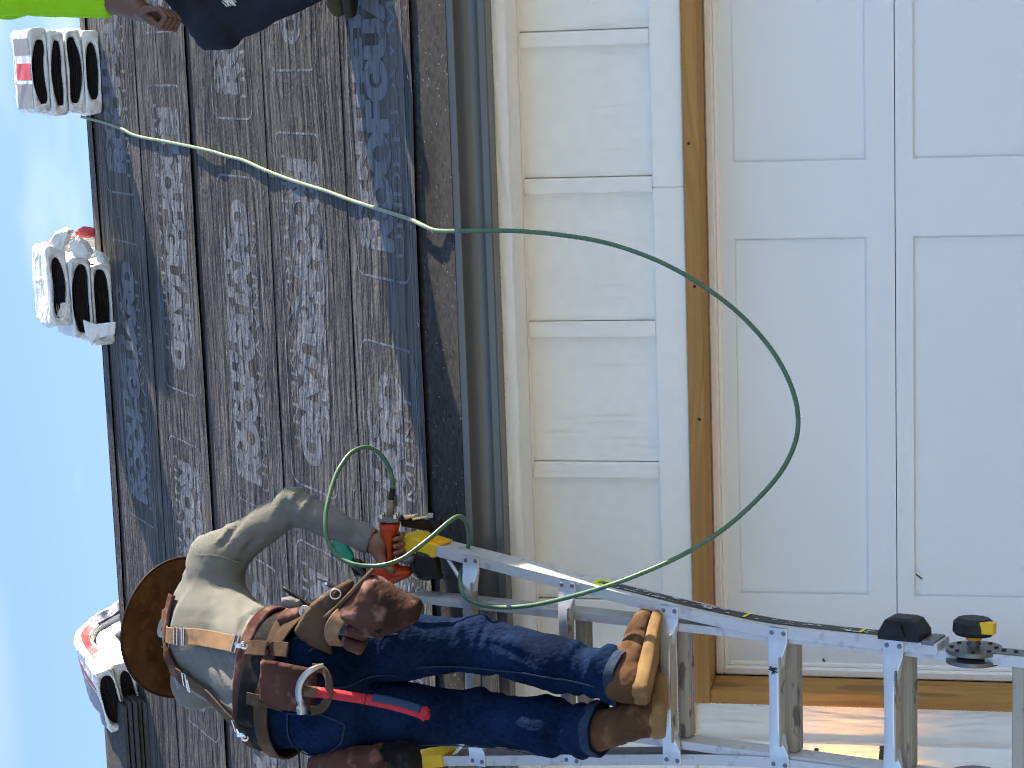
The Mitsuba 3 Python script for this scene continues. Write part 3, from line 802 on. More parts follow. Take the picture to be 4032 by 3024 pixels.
b2 = bundle("torn white shingle bundle with red print on top of the middle stack of three", xb + .035, .215, 2, seed=7, hole=(.125, .027), rough=1.9, kidney=-.4,
       prints=(("red_print", "wrap_print_red", "side", 10, 34, .1, .55),))
def flap(k, pts, seed, t=.012, mat="wrap_plastic", nm="torn_flap"):
    add(nm, puff(pts, t, t * .4, .02, .007, .030, seed), mat, k, smooth=40)


xc = (-2.6431, 3.5708)[0]
bundle("white shingle bundle lying beneath another behind the brown hat", xc - .02, .22, 0, seed=8, hole=(.13, .030), rough=1.4, yaw=-.35)
bundle("white shingle bundle with red and blue print on top of another behind the hat", xc, .24, 1, seed=9, hole=(.135, .036), rough=1.6, yaw=-.40,
       prints=(("dark_print", "wrap_print_gray", "top", 2, 40, .02, .55), ("red_print", "wrap_print_red", "top", 2, 30, .60, .72), ("blue_print", "wrap_print_blue", "side", 24, 50, .0, .6), ("red_print", "wrap_print_red", "side", 6, 24, .2, .5)))
flap(b2, [(-0.7741, 7.9700, 5.2055), (-0.7262, 7.9700, 5.1978), (-0.6884, 7.9700, 5.1663), (-0.6702, 7.9700, 5.1139), (-0.6860, 7.9700, 5.0846), (-0.7276, 7.9700, 5.1080), (-0.7810, 7.9700, 5.1262)], 3, .03)
flap(b1, [(-0.7372, 7.9700, 5.1087), (-0.7053, 7.9700, 5.0697), (-0.7327, 7.9700, 5.0270), (-0.7770, 7.9700, 5.0038), (-0.8053, 7.9700, 5.0322), (-0.7949, 7.9700, 5.0926)], 5, .03)
flap(b1, [(-0.6941, 8.0200, 5.1067), (-0.6718, 8.0200, 5.0642), (-0.6803, 8.0200, 5.0138), (-0.7186, 8.0200, 5.0145), (-0.7237, 8.0200, 5.0577), (-0.7173, 8.0200, 5.0982)], 6, .015, "wrap_print_red", "red_print")
flap(b0, [(-0.7675, 7.9700, 4.9990), (-0.7776, 7.9700, 4.9653), (-0.8066, 7.9700, 4.9369), (-0.8351, 7.9700, 4.9531), (-0.8154, 7.9700, 4.9923)], 7, .025)
flap(b2, [(-0.8980, 8.0000, 5.2861), (-0.8540, 8.0000, 5.2373), (-0.8834, 8.0000, 5.2107), (-0.9998, 8.0000, 5.2071), (-0.9607, 8.0000, 5.2330), (-0.9178, 8.0000, 5.2546)], 8, .010)
flap(b0, [(-1.0499, 7.9300, 5.0574), (-1.0696, 7.9300, 5.0039), (-1.0606, 7.9300, 4.9120), (-1.1125, 7.9300, 4.9217), (-1.1275, 7.9300, 4.9877), (-1.1601, 7.9300, 5.0247), (-1.1116, 7.9300, 5.0497)], 9, .010)
flap(b1, [(-0.9742, 7.9500, 5.1954), (-0.9845, 7.9500, 5.1184), (-1.0482, 7.9500, 5.1190), (-1.0555, 7.9500, 5.1749), (-1.0321, 7.9500, 5.1957)], 10, .010)
# loose dark cap shingles bent over the ridge at the far left
CAPS = thing("loose_shingle_stack", "small stack of bare black shingles bent over the ridge left of the hat", "shingles")
for j in range(5):
    xx = (-2.9040, 3.3667)[0] + RNG.uniform(-.02, .02); fr = .30 + RNG.uniform(-.03, .03); h0 = .018 + .020 * j
    sec = [(YR - RT[1] * fr + RN[1] * h0, ZR - RT[2] * fr + RN[2] * h0), (YR + RN[1] * h0 * .9, ZR + RN[2] * h0), (YR, ZR + h0 * 1.15), (YR - RN[1] * h0, ZR + RN[2] * h0), (YR + RT[1] * .4, ZR - RT[2] * .4 + h0)]
    low = [(a, b - .016) for a, b in sec][::-1]
    add("shingle", prism_x(sec + low, xx - .26, xx + .20), "shingle_face", CAPS, smooth=False)

# ---------------------------------------------------------------- the air hose
HR = .0062
roofpts = [(-0.2305, 8.2648, 5.1447), (-0.2400, 8.1491, 5.0466), (-0.2520, 7.9899, 4.9202), (-0.2707, 7.8350, 4.7945), (-0.2894, 7.7134, 4.7021), (-0.2989, 7.6035, 4.6113), (-0.3043, 7.4333, 4.4798), (-0.3133, 7.2770, 4.3479), (-0.3191, 7.1068, 4.2229), (-0.3266, 6.9525, 4.1067), (-0.3413, 6.8620, 4.0161), (-0.3508, 6.7411, 3.9165), (-0.3715, 6.5820, 3.7990), (-0.3905, 6.4667, 3.6988), (-0.4047, 6.3402, 3.5973), (-0.4204, 6.1768, 3.4648), (-0.4406, 5.9990, 3.3259), (-0.4522, 5.9006, 3.2418), (-0.4627, 5.7787, 3.1466), (-0.4720, 5.6695, 3.0640), (-0.4820, 5.5815, 3.0062), (-0.4915, 5.5369, 2.9653), (-0.4927, 5.5017, 2.9268)]
hang = [(-0.4878, 5.4400, 2.8707), (-0.4856, 5.4170, 2.8373), (-0.4858, 5.4150, 2.7757), (-0.4870, 5.4000, 2.6967), (-0.4954, 5.3800, 2.5929), (-0.5124, 5.3600, 2.4784), (-0.5399, 5.3400, 2.3780), (-0.5792, 5.3100, 2.2779), (-0.6358, 5.2900, 2.1807), (-0.7000, 5.2700, 2.0966), (-0.7767, 5.2500, 2.0252), (-0.8526, 5.2300, 1.9778), (-0.9304, 5.2100, 1.9517), (-1.0044, 5.1900, 1.9525), (-1.0808, 5.1700, 1.9859), (-1.1526, 5.1500, 2.0463), (-1.2274, 5.1200, 2.1328), (-1.2891, 5.1000, 2.2320), (-1.3405, 5.0800, 2.3493), (-1.3843, 5.0900, 2.4598), (-1.4422, 5.1600, 2.6078), (-1.4706, 5.2100, 2.7057), (-1.4808, 5.2500, 2.7839), (-1.4733, 5.2700, 2.8352), (-1.4559, 5.2800, 2.8598), (-1.4332, 5.3150, 2.8747), (-1.4113, 5.3600, 2.8815), (-1.3796, 5.4000, 2.8763), (-1.3339, 5.3750, 2.8597), (-1.2906, 5.3300, 2.8505), (-1.2516, 5.2900, 2.8502), (-1.2348, 5.2500, 2.8595), (-1.2446, 5.2100, 2.8797), (-1.2719, 5.1800, 2.9128), (-1.2989, 5.1500, 2.9494), (-1.3221, 5.1300, 2.9856), (-1.3352, 5.1200, 3.0252), (-1.3410, 5.1200, 3.0671), (-1.3367, 5.1200, 3.1138), (-1.3223, 5.1300, 3.1554), (-1.2936, 5.1400, 3.1837), (-1.2584, 5.1500, 3.1964), (-1.2189, 5.1700, 3.2016), (-1.1814, 5.2000, 3.2009), (-1.1329, 5.2400, 3.1934), (-1.1009, 5.2700, 3.1811), (-1.0731, 5.3100, 3.1612), (-1.0668, 5.3500, 3.1290), (-1.0923, 5.3750, 3.0989), (-1.1305, 5.3850, 3.0797), (-1.1630, 5.3850, 3.0720), (-1.1898, 5.3830, 3.0714)]
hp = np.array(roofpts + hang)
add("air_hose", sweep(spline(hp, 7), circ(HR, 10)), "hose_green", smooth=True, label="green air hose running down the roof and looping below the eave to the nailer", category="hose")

# ---------------------------------------------------------------- cloth, leather and skin
def denim(p, n, uv):
    a = fbm(p[0] * 7, p[1] * 7, p[2] * 7, 3); b = fbm(p[0] * 160, p[1] * 160, p[2] * 90, 2)
    c = mix((0.0015, 0.0048, 0.019), (0.0058, 0.019, 0.060), smoothstep(0.25, 0.8, a * 0.65 + b * 0.35))
    return c


scene["denim"] = bump(pr(proc(denim), 0.9, specular=0.05), lambda p, n, uv: 0.5 * fbm(p[0] * 150, p[1] * 150, p[2] * 90, 2) + 0.8 * fbm(p[0] * 14, p[1] * 14, p[2] * 24, 3), 0.006, 1.5e-3)
scene["denim_seam"] = pr(proc(lambda p, n, uv: mix((0.004, 0.013, 0.038), (0.020, 0.038, 0.074), fbm(p[0] * 130, p[1] * 130, p[2] * 130, 2))), 0.85)


def shirtc(p, n, uv):
    a = fbm(p[0] * 5, p[1] * 5, p[2] * 5, 3)
    return mix((0.116, 0.121, 0.117), (0.154, 0.159, 0.153), a)


scene["shirt_cloth"] = bump(pr(proc(shirtc), 0.85, specular=0.08), lambda p, n, uv: fbm(p[0] * 16 + 3 * noise(p[0] * 6, p[1] * 6, p[2] * 6), p[1] * 10, p[2] * 10, 3) + 0.12 * noise(p[0] * 400, p[1] * 400, p[2] * 400), 0.006, 1.5e-3)
scene["shirt_seam"] = pr((0.15, 0.15, 0.135), 0.8)


def suede(c0, c1, c2, f=1.0):
    def fn(p, n, uv):
        a = fbm(p[0] * 11 * f, p[1] * 11 * f, p[2] * 11 * f, 4); b = fbm(p[0] * 31 * f + 7, p[1] * 31 * f, p[2] * 31 * f, 3)
        return mix(mix(c0, c1, smoothstep(0.3, 0.7, a)), c2, smoothstep(0.52, 0.75, b) * 0.75)
    return fn


SB = lambda p, n, uv: fbm(p[0] * 22, p[1] * 22, p[2] * 22, 4)
scene["maroon_suede"] = bump(pr(proc(suede((0.048, 0.024, 0.022), (0.074, 0.037, 0.033), (0.16, 0.092, 0.084))), 0.95, specular=0.08), SB, 0.012, 1.5e-3)
scene["brown_suede"] = bump(pr(proc(suede((0.055, 0.037, 0.027), (0.088, 0.059, 0.042), (0.12, 0.084, 0.062))), 0.95, specular=0.08), SB, 0.008, 1.5e-3)
scene["pouch_suede"] = bump(pr(proc(suede((0.024, 0.015, 0.012), (0.066, 0.034, 0.030), (0.20, 0.115, 0.105), .8)), 0.95, specular=0.08), SB, 0.016, 1.5e-3)
scene["tan_leather"] = bump(pr(proc(suede((0.215, 0.135, 0.078), (0.17, 0.105, 0.062), (0.26, 0.172, 0.108))), 0.7), SB, 0.005, 1.5e-3)
scene["black_leather"] = pr(proc(suede((0.006, 0.006, 0.007), (0.014, 0.014, 0.016), (0.03, 0.03, 0.03))), 0.8, specular=0.1)
scene["boot_leather"] = bump(pr(proc(suede((0.092, 0.050, 0.029), (0.062, 0.032, 0.018), (0.13, 0.076, 0.046))), 0.85, specular=0.12), SB, 0.008, 1.5e-3)
scene["crepe_sole"] = bump(pr(proc(suede((0.205, 0.128, 0.058), (0.15, 0.090, 0.040), (0.25, 0.165, 0.08))), 0.8), SB, 0.006, 1.5e-3)
scene["hat_felt"] = bump(pr(proc(suede((0.082, 0.036, 0.014), (0.054, 0.022, 0.008), (0.10, 0.047, 0.019), 2.0)), 0.95, specular=0.05), SB, 0.004, 1.5e-3)
scene["hat_edge"] = pr((0.022, 0.013, 0.008), 0.7)
scene["chrome"] = pr((0.72, 0.72, 0.72), 0.18, metallic=1.0)
scene["hammer_steel"] = pr(proc(lambda p, n, uv: mix((0.42, 0.43, 0.45), (0.28, 0.28, 0.29), fbm(p[0] * 60, p[1] * 60, p[2] * 60, 3))), 0.28, metallic=0.9)
scene["red_rubber"] = pr(proc(lambda p, n, uv: mix((0.40, 0.022, 0.040), (0.30, 0.018, 0.030), fbm(p[0] * 90, p[1] * 90, p[2] * 90, 3))), 0.6)
scene["navy_rubber"] = pr((0.012, 0.035, 0.09), 0.6)


def skinf(c0, c1):
    return lambda p, n, uv: mix(c0, c1, fbm(p[0] * 30, p[1] * 30, p[2] * 30, 3))


scene["skin_tan"] = pr(proc(skinf((0.20, 0.098, 0.066), (0.15, 0.068, 0.046))), 0.5, specular=0.4)
scene["skin_brown"] = pr(proc(skinf((0.125, 0.066, 0.046), (0.085, 0.043, 0.031))), 0.5, specular=0.4)
scene["hair_mix"] = bump(pr(proc(lambda p, n, uv: mix((0.015, 0.013, 0.013), (0.40, 0.39, 0.38), smoothstep(0.56, 0.62, fbm(p[0] * 55, p[1] * 55, p[2] * 40, 2)))), 0.8), SB, 0.01)
scene["gun_orange"] = bump(pr(proc(lambda p, n, uv: mix((0.46, 0.055, 0.010), (0.28, 0.030, 0.008), fbm(p[0] * 60, p[1] * 60, p[2] * 60, 3))), 0.45), SB, 0.003)
scene["brass_old"] = pr(proc(lambda p, n, uv: mix((0.42, 0.34, 0.22), (0.16, 0.12, 0.08), fbm(p[0] * 70, p[1] * 70, p[2] * 70, 3))), 0.4, metallic=0.6)
scene["green_film"] = {"type": "twosided", "b": {"type": "principled", "base_color": {"type": "rgb", "value": [0.01, 0.36, 0.21]}, "roughness": 0.25, "specular": 0.6}}


def project(sdf, P, off, it=6):
    P = np.array(P, float); e = 1e-3
    for _ in range(it):
        g = np.stack([(sdf(P + e * np.eye(3)[k]) - sdf(P - e * np.eye(3)[k])) / (2 * e) for k in range(3)], -1)
        g /= np.maximum(np.linalg.norm(g, axis=1, keepdims=True), 1e-6)
        P = P - g * (sdf(P) - off)[:, None] * .9
    return P, g


def ribbon(sdf, pts, width, thick=.004, off=.006, sub=8, closed=False):
    P = spline(pts, sub); P, g = project(sdf, P, off)
    for _ in range(2): P[1:-1] = (P[:-2] + 2 * P[1:-1] + P[2:]) / 4
    return sweep(P, rrect(width, thick, thick * .45, 2), up=g)


def mesh_sdf(sdf, lo, hi, h, disp=None):
    v, f = surface_net(sdf, lo, hi, h)
    tm = trimesh.Trimesh(v, f, process=False)
    if disp is not None:
        v = v + np.array(tm.vertex_normals) * disp(v)[:, None]
    return v, f


# ---------------------------------------------------------------- worker on the ladder
MAN = thing("person", "worker in brown brimmed hat, gray shirt and blue jeans standing on the ladder", "person")
Wc = np.array([-1.668, 5.115, 3.36]); CH = np.array([-1.612, 5.345, 3.60]); NK = np.array([-1.600, 5.455, 3.715])
RS_, LS_ = np.array((-1.3926, 5.3700, 3.5938)), np.array((-1.7873, 5.4500, 3.6970))
REl, RWr = np.array((-1.2510, 5.4200, 3.3735)), np.array((-1.3454, 5.4000, 3.1388))
LEl, LWr = np.array([-1.83, 5.68, 3.52]), np.array([-1.80, 5.87, 3.30])
ax = nrm(CH - Wc); lat = nrm([.975, -.19, -.08]); lat = nrm(lat - ax * (lat @ ax)); bn = nrm(np.cross(lat, ax)); bn = bn if bn[1] < 0 else -bn
wax = nrm([.04, .30, .95])


def torso_ds(P, s=0.0):
    d = [cone_d(P, Wc - wax * .06, Wc + ax * .06, .176 + s, .170 + s, (bn, 1.58)), cone_d(P, Wc + ax * .05, CH, .170 + s, .180 + s, (bn, 1.48)),
         cone_d(P, CH, CH + ax * .065, .168 + s, .09 + s, (bn, 1.25)), cone_d(P, RS_ - lat * .02, LS_ + lat * .02, .073 + s, .073 + s)]
    return d


def arm_ds(P, S, El, Wr, s=0.0, cut=True):
    d0 = cone_d(P, S, El, .063 + s, .051 + s); d1 = cone_d(P, El, Wr, .052 + s, .039 + s)
    if cut: d1 = np.maximum(d1, (P - Wr) @ nrm(Wr - El) - .002)
    return smin([d0, d1], .010)


def shirt(P):
    return smin([np.maximum(smin(torso_ds(P), .06), -((P - Wc) @ wax + .050)), arm_ds(P, RS_, REl, RWr), arm_ds(P, LS_, LEl, LWr)], .06)


def crease_lines():
    L = [((-1.3769, 5.2000, 3.4437), (-1.4266, 5.1000, 3.4036), (-1.4872, 5.0200, 3.3712), .011, -.009), ((-1.3926, 5.1800, 3.4576), (-1.4398, 5.1000, 3.4225), (-1.4830, 5.0300, 3.3935), .012, -.008), ((-1.4157, 5.1500, 3.4657), (-1.4530, 5.1000, 3.4441), (-1.4919, 5.0500, 3.4240), .012, -.007),
         ((-1.3821, 5.1800, 3.4478), (-1.4332, 5.1000, 3.4131), (-1.4866, 5.0300, 3.3848), .010, .007), ((-1.4431, 5.1000, 3.3981), (-1.4323, 5.1000, 3.3690), (-1.4216, 5.1000, 3.3439), .011, .010), ((-1.4629, 5.0600, 3.3601), (-1.4496, 5.0600, 3.3298), (-1.4351, 5.0600, 3.3008), .010, .009), ((-1.4594, 5.1000, 3.3874), (-1.4460, 5.1000, 3.3556), (-1.4353, 5.1000, 3.3291), .009, -.009),
         ((-1.3487, 5.3300, 3.5579), (-1.3087, 5.3300, 3.5338), (-1.2723, 5.3500, 3.5155), .009, -.008), ((-1.3463, 5.3300, 3.5713), (-1.3116, 5.3300, 3.5502), (-1.2844, 5.3500, 3.5339), .010, .006), ((-1.3794, 5.3000, 3.4643), (-1.3503, 5.3000, 3.4533), (-1.3248, 5.3300, 3.4565), .012, -.009),
         ((-1.2056, 5.3700, 3.3875), (-1.2344, 5.3700, 3.3703), (-1.2983, 5.3900, 3.3640), .010, -.009), ((-1.2107, 5.3700, 3.3690), (-1.2368, 5.3700, 3.3490), (-1.2888, 5.3900, 3.3446), .009, .007), ((-1.2980, 5.3600, 3.1732), (-1.3215, 5.3600, 3.1638), (-1.3552, 5.3800, 3.1550), .008, -.007), ((-1.2801, 5.3600, 3.2055), (-1.3087, 5.3600, 3.1910), (-1.3608, 5.3800, 3.1819), .010, -.006),
         ((-1.7180, 5.1500, 3.5873), (-1.7087, 5.0500, 3.4915), (-1.6957, 4.9800, 3.4018), .012, -.006), ((-1.6160, 5.1200, 3.5502), (-1.6053, 5.0500, 3.4722), (-1.5943, 4.9800, 3.3932), .014, -.005)]
    out = []
    for a, b, c, w, amp in L:
        out.append((project(shirt, np.array([a, b, c]), 0.0)[0], w, amp))
    return out


def shirt_folds(v):
    a, l, b = (v - Wc) @ ax, (v - Wc) @ lat, (v - Wc) @ bn
    n1 = meshkit.fbm(np.stack([l * 13 + a * 5 + 2 * meshkit.noise(v * 5), a * 4.0, b * 6], -1), 3, 4) - .5
    ridg = np.abs(meshkit.fbm(np.stack([l * 11 - a * 6, a * 3, b * 4], -1), 2, 14) - .5)
    lowr = np.exp(-((a - .06) / .13) ** 2) * np.clip((l + .06) / .12, 0, 1)
    d = .014 * n1 - .045 * np.clip(.10 - ridg, 0, 1) * (.25 + 2.4 * lowr)
    for S, El, Wr in ((RS_, REl, RWr), (LS_, LEl, LWr)):
        for c, w, amp in ((El, .085, .015), (S, .11, .012), (Wr, .07, .011)):
            r = np.linalg.norm(v - c, axis=1); u_ = nrm(El - S) if c is S else nrm(Wr - El)
            t = (v - c) @ u_
            d = d + amp * np.exp(-(r / w) ** 2) * (meshkit.fbm(np.stack([t * 46, v[:, 0] * 9, v[:, 2] * 9], -1), 2, 6) - .5) * 2
    for q, w, amp in crease_lines():
        dd = np.full(len(v), 9.0)
        for i in range(2):
            ba = q[i + 1] - q[i]; t = np.clip((v - q[i]) @ ba / (ba @ ba), 0, 1); dd = np.minimum(dd, np.linalg.norm(v - q[i] - t[:, None] * ba, axis=1))
        e = np.minimum(np.linalg.norm(v - q[0], axis=1), np.linalg.norm(v - q[2], axis=1))
        d = d + amp * np.exp(-(dd / w) ** 2) * np.clip(.4 + e / .03, 0, 1)
    d = d + .006 * np.exp(-((a + .02) / .05) ** 2) * np.sin(l * 95 + 3 * n1)
    return d


add("shirt", mesh_sdf(shirt, (-2.0, 4.9, 3.05), (-1.1, 5.98, 3.85), .0085, shirt_folds), "shirt_cloth", MAN, smooth=True)
seam = [np.array([0, 0, 0]) + p for p in ((-1.3814, 5.3300, 3.6088), (-1.3716, 5.3100, 3.5603), (-1.3828, 5.3200, 3.5239), (-1.4007, 5.3300, 3.4932))]
add("sleeve_seam", ribbon(shirt, seam, .004, .002, .006), "shirt_seam", MAN, smooth=True)

# jeans
RH, LH = np.array([-1.565, 5.105, 3.20]), np.array([-1.742, 5.085, 3.195])
RK, LK = np.array((-1.5461, 5.1150, 2.7785)), np.array((-1.7437, 5.1000, 2.7802))
RA, LA = np.array((-1.5882, 4.9950, 2.3838)), np.array((-1.7238, 4.9850, 2.4454))


def leg(P, H, K, A):
    d = [cone_d(P, H - [0, 0, .03], H * .5 + K * .5, .102, .085), cone_d(P, H * .5 + K * .5, K, .085, .068), cone_d(P, K, K * .45 + A * .55 + [0, -.012, 0], .067, .068)]
    e = cone_d(P, K * .45 + A * .55 + [0, -.012, 0], A, .068, .067)
    return smin(d + [np.maximum(e, (P - A) @ nrm(A - K))], .03)


def jeans(P):
    hips = smin([ell_d(P, (RH + LH) / 2 + [0, .0, .03], (.178, .125, .155)), cone_d(P, (RH + LH) / 2 + [0, .01, .05], Wc - wax * .02, .165, .178, ((0, 1, -.3), 1.36)), ell_d(P, RH + [0.0, -.062, -.02], (.094, .080, .105)), ell_d(P, LH + [-.002, -.065, -.02], (.098, .082, .108))], .035)
    d = smin([hips, np.minimum(leg(P, RH, RK, RA), leg(P, LH, LK, LA))], .025)
    return np.maximum(d, (P - Wc) @ wax + .010)


def jean_folds(v):
    d = .006 * (meshkit.fbm(v * np.array([9, 9, 6.0]), 3, 31) - .5) * 2
    for H, K, A in ((RH, RK, RA), (LH, LK, LA)):
        kd = nrm(A - K); t = (v - K) @ kd; L = np.linalg.norm(A - K); r = np.linalg.norm(v - K - np.clip(t, -.3, L)[:, None] * kd, axis=1)
        on = np.exp(-(np.clip(r - .06, 0, 1) / .03) ** 2)
        rad = np.arctan2(v[:, 1] - K[1], v[:, 0] - K[0])
        low = np.clip((t - L + .20) / .10, 0, 1) * np.clip((L - .010 - t) / .03, 0, 1) * on
        n = meshkit.fbm(np.stack([t * 26 + .7 * np.cos(rad) + H[0] * 9, np.cos(rad) * 1.6, np.sin(rad) * 1.6], -1), 2, 8) - .5
        d = d + low * n * .062
        kn = np.exp(-(t / .09) ** 2) * on
        n = meshkit.fbm(np.stack([t * 34 + 1.2 * np.sin(rad), np.cos(rad) * 1.3 + 5, np.sin(rad) * 1.3], -1), 2, 9) - .5
        d = d + kn * n * .042
        mid = np.exp(-((t - .16) / .12) ** 2) * on
        d = d + mid * .028 * (meshkit.fbm(np.stack([t * 9 + np.cos(rad) * 3, np.cos(rad) * 2, np.sin(rad) * 2], -1), 2, 19) - .5)
    seat = np.exp(-((v[:, 2] - 3.06) / .05) ** 2)
    d = d + seat * .026 * (meshkit.fbm(np.stack([v[:, 2] * 34 + v[:, 0] * 8, v[:, 0] * 6, v[:, 1] * 6], -1), 2, 12) - .5)
    return d


JE = add("jeans", mesh_sdf(jeans, (-1.95, 4.86, 2.33), (-1.36, 5.32, 3.40), .0072, jean_folds), "denim", MAN, smooth=True)
for A, K in ((RA, RK), (LA, LK)):
    kd = nrm(A - K); e1 = nrm(np.cross(kd, [0, 1, 0])); e2 = np.cross(kd, e1); t = np.linspace(0, 2 * np.pi, 49)
    rr = .0695 + .003 * np.sin(t * 3 + A[0] * 9) + .002 * np.sin(t * 7)
    ring = A - kd * .010 + rr[:, None] * (np.cos(t)[:, None] * e1 + np.sin(t)[:, None] * e2)
    add("hem", sweep(ring, rrect(.005, .026, .0022, 2), up=kd, caps=False), "denim_seam", JE, smooth=True)
pk = [(-1.7007, 4.9500, 3.2752), (-1.6916, 4.9400, 3.1737), (-1.7217, 4.9500, 3.1095), (-1.7683, 4.9600, 3.1272), (-1.8013, 4.9700, 3.1758), (-1.8163, 4.9800, 3.2835)]
for i in range(6):
    add("pocket_seam", ribbon(jeans, [pk[i], (np.array(pk[i]) + np.array(pk[(i + 1) % 6])) / 2, pk[(i + 1) % 6]], .0055, .0022, .0045), "denim_seam", JE, smooth=True)
for pts in ([(-1.6288, 4.9400, 3.2831), (-1.6295, 4.9400, 3.1829), (-1.6324, 4.9700, 3.0796), (-1.6343, 5.0000, 2.9883)], [(-1.5123, 5.0000, 3.2454), (-1.5096, 5.0200, 3.1002), (-1.5039, 5.0400, 2.9804)], [(-1.7961, 5.0200, 2.9634), (-1.7906, 5.0600, 2.7733), (-1.7684, 5.0000, 2.5887)], [(-1.5939, 5.0200, 2.9296), (-1.5793, 5.0600, 2.7652), (-1.5775, 4.9900, 2.5806), (-1.5948, 4.9500, 2.4314)]):
    add("leg_seam", ribbon(jeans, pts, .0045, .0018, .0048), "denim_seam", JE, smooth=True)

# head, neck, arms and trunk in one skin, mostly inside the clothes
HH = np.array((-1.6621, 5.5850, 3.7758)); hdn = nrm([.03, -.66, -.75]); hfw = nrm(np.cross(np.cross(hdn, [0, 1, -.9]), hdn)); hfw = hfw if hfw[1] > 0 else -hfw
hlt = np.cross(hfw, -hdn)


def head_d(P, c, dn, fw, lt, k=1.0):
    A = np.stack([lt, fw, -dn]); q = (P - c) @ A.T / k
    d = smin([ell_d(q, (0, 0, .0), (.076, .096, .098)), ell_d(q, (0, .035, -.075), (.052, .058, .060))], .03)
    d = smin([d, ell_d(q, (0, .102, -.035), (.013, .020, .024))], .012)
    d = np.minimum(d, np.minimum(ell_d(q, (.080, -.005, -.03), (.010, .020, .033)), ell_d(q, (-.080, -.005, -.03), (.010, .020, .033))))
    d = np.maximum(d, -np.minimum(ell_d(q, (.032, .100, -.012), (.015, .012, .009)), ell_d(q, (-.032, .100, -.012), (.015, .012, .009))))
    d = np.maximum(d, -ell_d(q, (0, .096, -.085), (.022, .012, .0035)))
    return d * k


HC = HH + hdn * .035


def body(P):
    d = smin(torso_ds(P, -.042), .05)
    d = smin([d, cone_d(P, NK - ax * .05, HC + hdn * .05 - hfw * .02, .066, .060)], .04)
    d = np.minimum(d, arm_ds(P, RS_, REl, RWr, -.017, False)); d = np.minimum(d, arm_ds(P, LS_, LEl, LWr, -.017, False))
    for H, K, A in ((RH, RK, RA), (LH, LK, LA)): d = smin([d, cone_d(P, H, K, .075, .050), cone_d(P, K, A - [0, 0, .02], .050, .040)], .02)
    return smin([d, head_d(P, HC, hdn, hfw, hlt)], .02)


def fingers(chains, r0, r1):
    """Every finger a chain of joints; the palm is their hull's root."""
    def f(P):
        out = []
        for ch, k in chains:
            ch = [np.asarray(c, float) for c in ch]; n = len(ch) - 1
            out.append(smin([cone_d(P, ch[i], ch[i + 1], (r0 + (r1 - r0) * i / n) * k, (r0 + (r1 - r0) * (i + 1) / n) * k) for i in range(n)], .003))
        return np.min(out, axis=0)
    return f


# right hand closed round the grip (the grip runs along x)
GC = np.array((-1.3566, 5.3950, 3.0901)); gx = nrm([-1, .05, .0]); gz = np.array([0, 0, 1.0]); gy = np.array([0, 1.0, 0])
KN = [GC + gx * (.030 - .0195 * i) + gz * .034 + gy * .020 for i in range(4)]
chains = []
for i, k in enumerate((.95, 1.0, .95, .82)):
    b = KN[i]; o = GC + gx * (.030 - .0195 * i)
    chains.append(([b, o + gy * .045 + gz * .006, o + gy * .034 - gz * .030, o - gy * .004 - gz * .036, o - gy * .024 - gz * .022 + gx * .002], k))
thumb = ([RWr + (GC - RWr) * .45 + gx * .022 - gy * .012, GC + gx * .048 - gy * .026 + gz * .012, GC + gx * .060 - gy * .030 - gz * .008, GC + gx * .070 - gy * .016 - gz * .018], 1.12)
fg = fingers(chains + [thumb], .0098, .0078)
pc = GC + gz * .034 - gy * .012


def hand(P):
    palm = smin([cone_d(P, RWr + nrm(RWr - REl) * -.012, RWr + nrm(RWr - REl) * .02, .025, .027)] + [cone_d(P, RWr + nrm(RWr - REl) * .015 + gx * (.010 - .007 * i), KN[i], .020, .0135) for i in range(4)] + [cone_d(P, RWr, GC + gx * .040 - gy * .020 + gz * .020, .022, .014)], .012)
    return smin([palm, fg(P)], .006)


hm = mesh_sdf(hand, GC - [.14, .10, .09], GC + [.11, .10, .16], .0032)
lw0 = LWr; ld = nrm([.1, .55, -.5]); lx_ = nrm([1, 0, 0])
lch = [([lw0 + lx_ * (.028 - .019 * i) + ld * .075, lw0 + lx_ * (.032 - .021 * i) + ld * .115 + RN * .006, lw0 + lx_ * (.033 - .022 * i) + ld * .15 - RN * .006], k) for i, k in enumerate((.95, 1, .95, .82))]
lch.append(([lw0 + ld * .03 + lx_ * .03, lw0 + ld * .06 + lx_ * .055, lw0 + ld * .09 + lx_ * .065], 1.1))
lf = fingers(lch, .0098, .008)
lhand = lambda P: smin([cone_d(P, LWr - ld * .03, LWr + ld * .02, .029, .028), cone_d(P, LWr + ld * .02 + lx_ * .022, LWr + ld * .075 + lx_ * .022, .017, .014), cone_d(P, LWr + ld * .02 - lx_ * .022, LWr + ld * .075 - lx_ * .026, .017, .013), cone_d(P, LWr + ld * .01, LWr + ld * .075, .02, .015), lf(P)], .010)
lm = mesh_sdf(lhand, LWr - [.12, .08, .16], LWr + [.12, .16, .1], .005)
add("body", cat([mesh_sdf(body, (-2.0, 4.9, 2.30), (-1.1, 6.02, 4.0), .0125), hm, lm]), "skin_tan", MAN, smooth=True)


def scalp(P):
    A = np.stack([hlt, hfw, -hdn]); q = (P - HC) @ A.T
    d = ell_d(q, (0, -.006, .004), (.081, .096, .100))
    nape = ell_d(q, (0, -.060, -.060), (.062, .050, .062))
    return np.maximum(smin([d, nape], .02), q[:, 1] - .02 - .3 * (q[:, 2] + .05))


add("hair", mesh_sdf(scalp, HC - .15, HC + .15, .006, lambda v: .004 * (meshkit.fbm(v * 70, 2, 3) - .5)), "hair_mix", MAN, smooth=True)

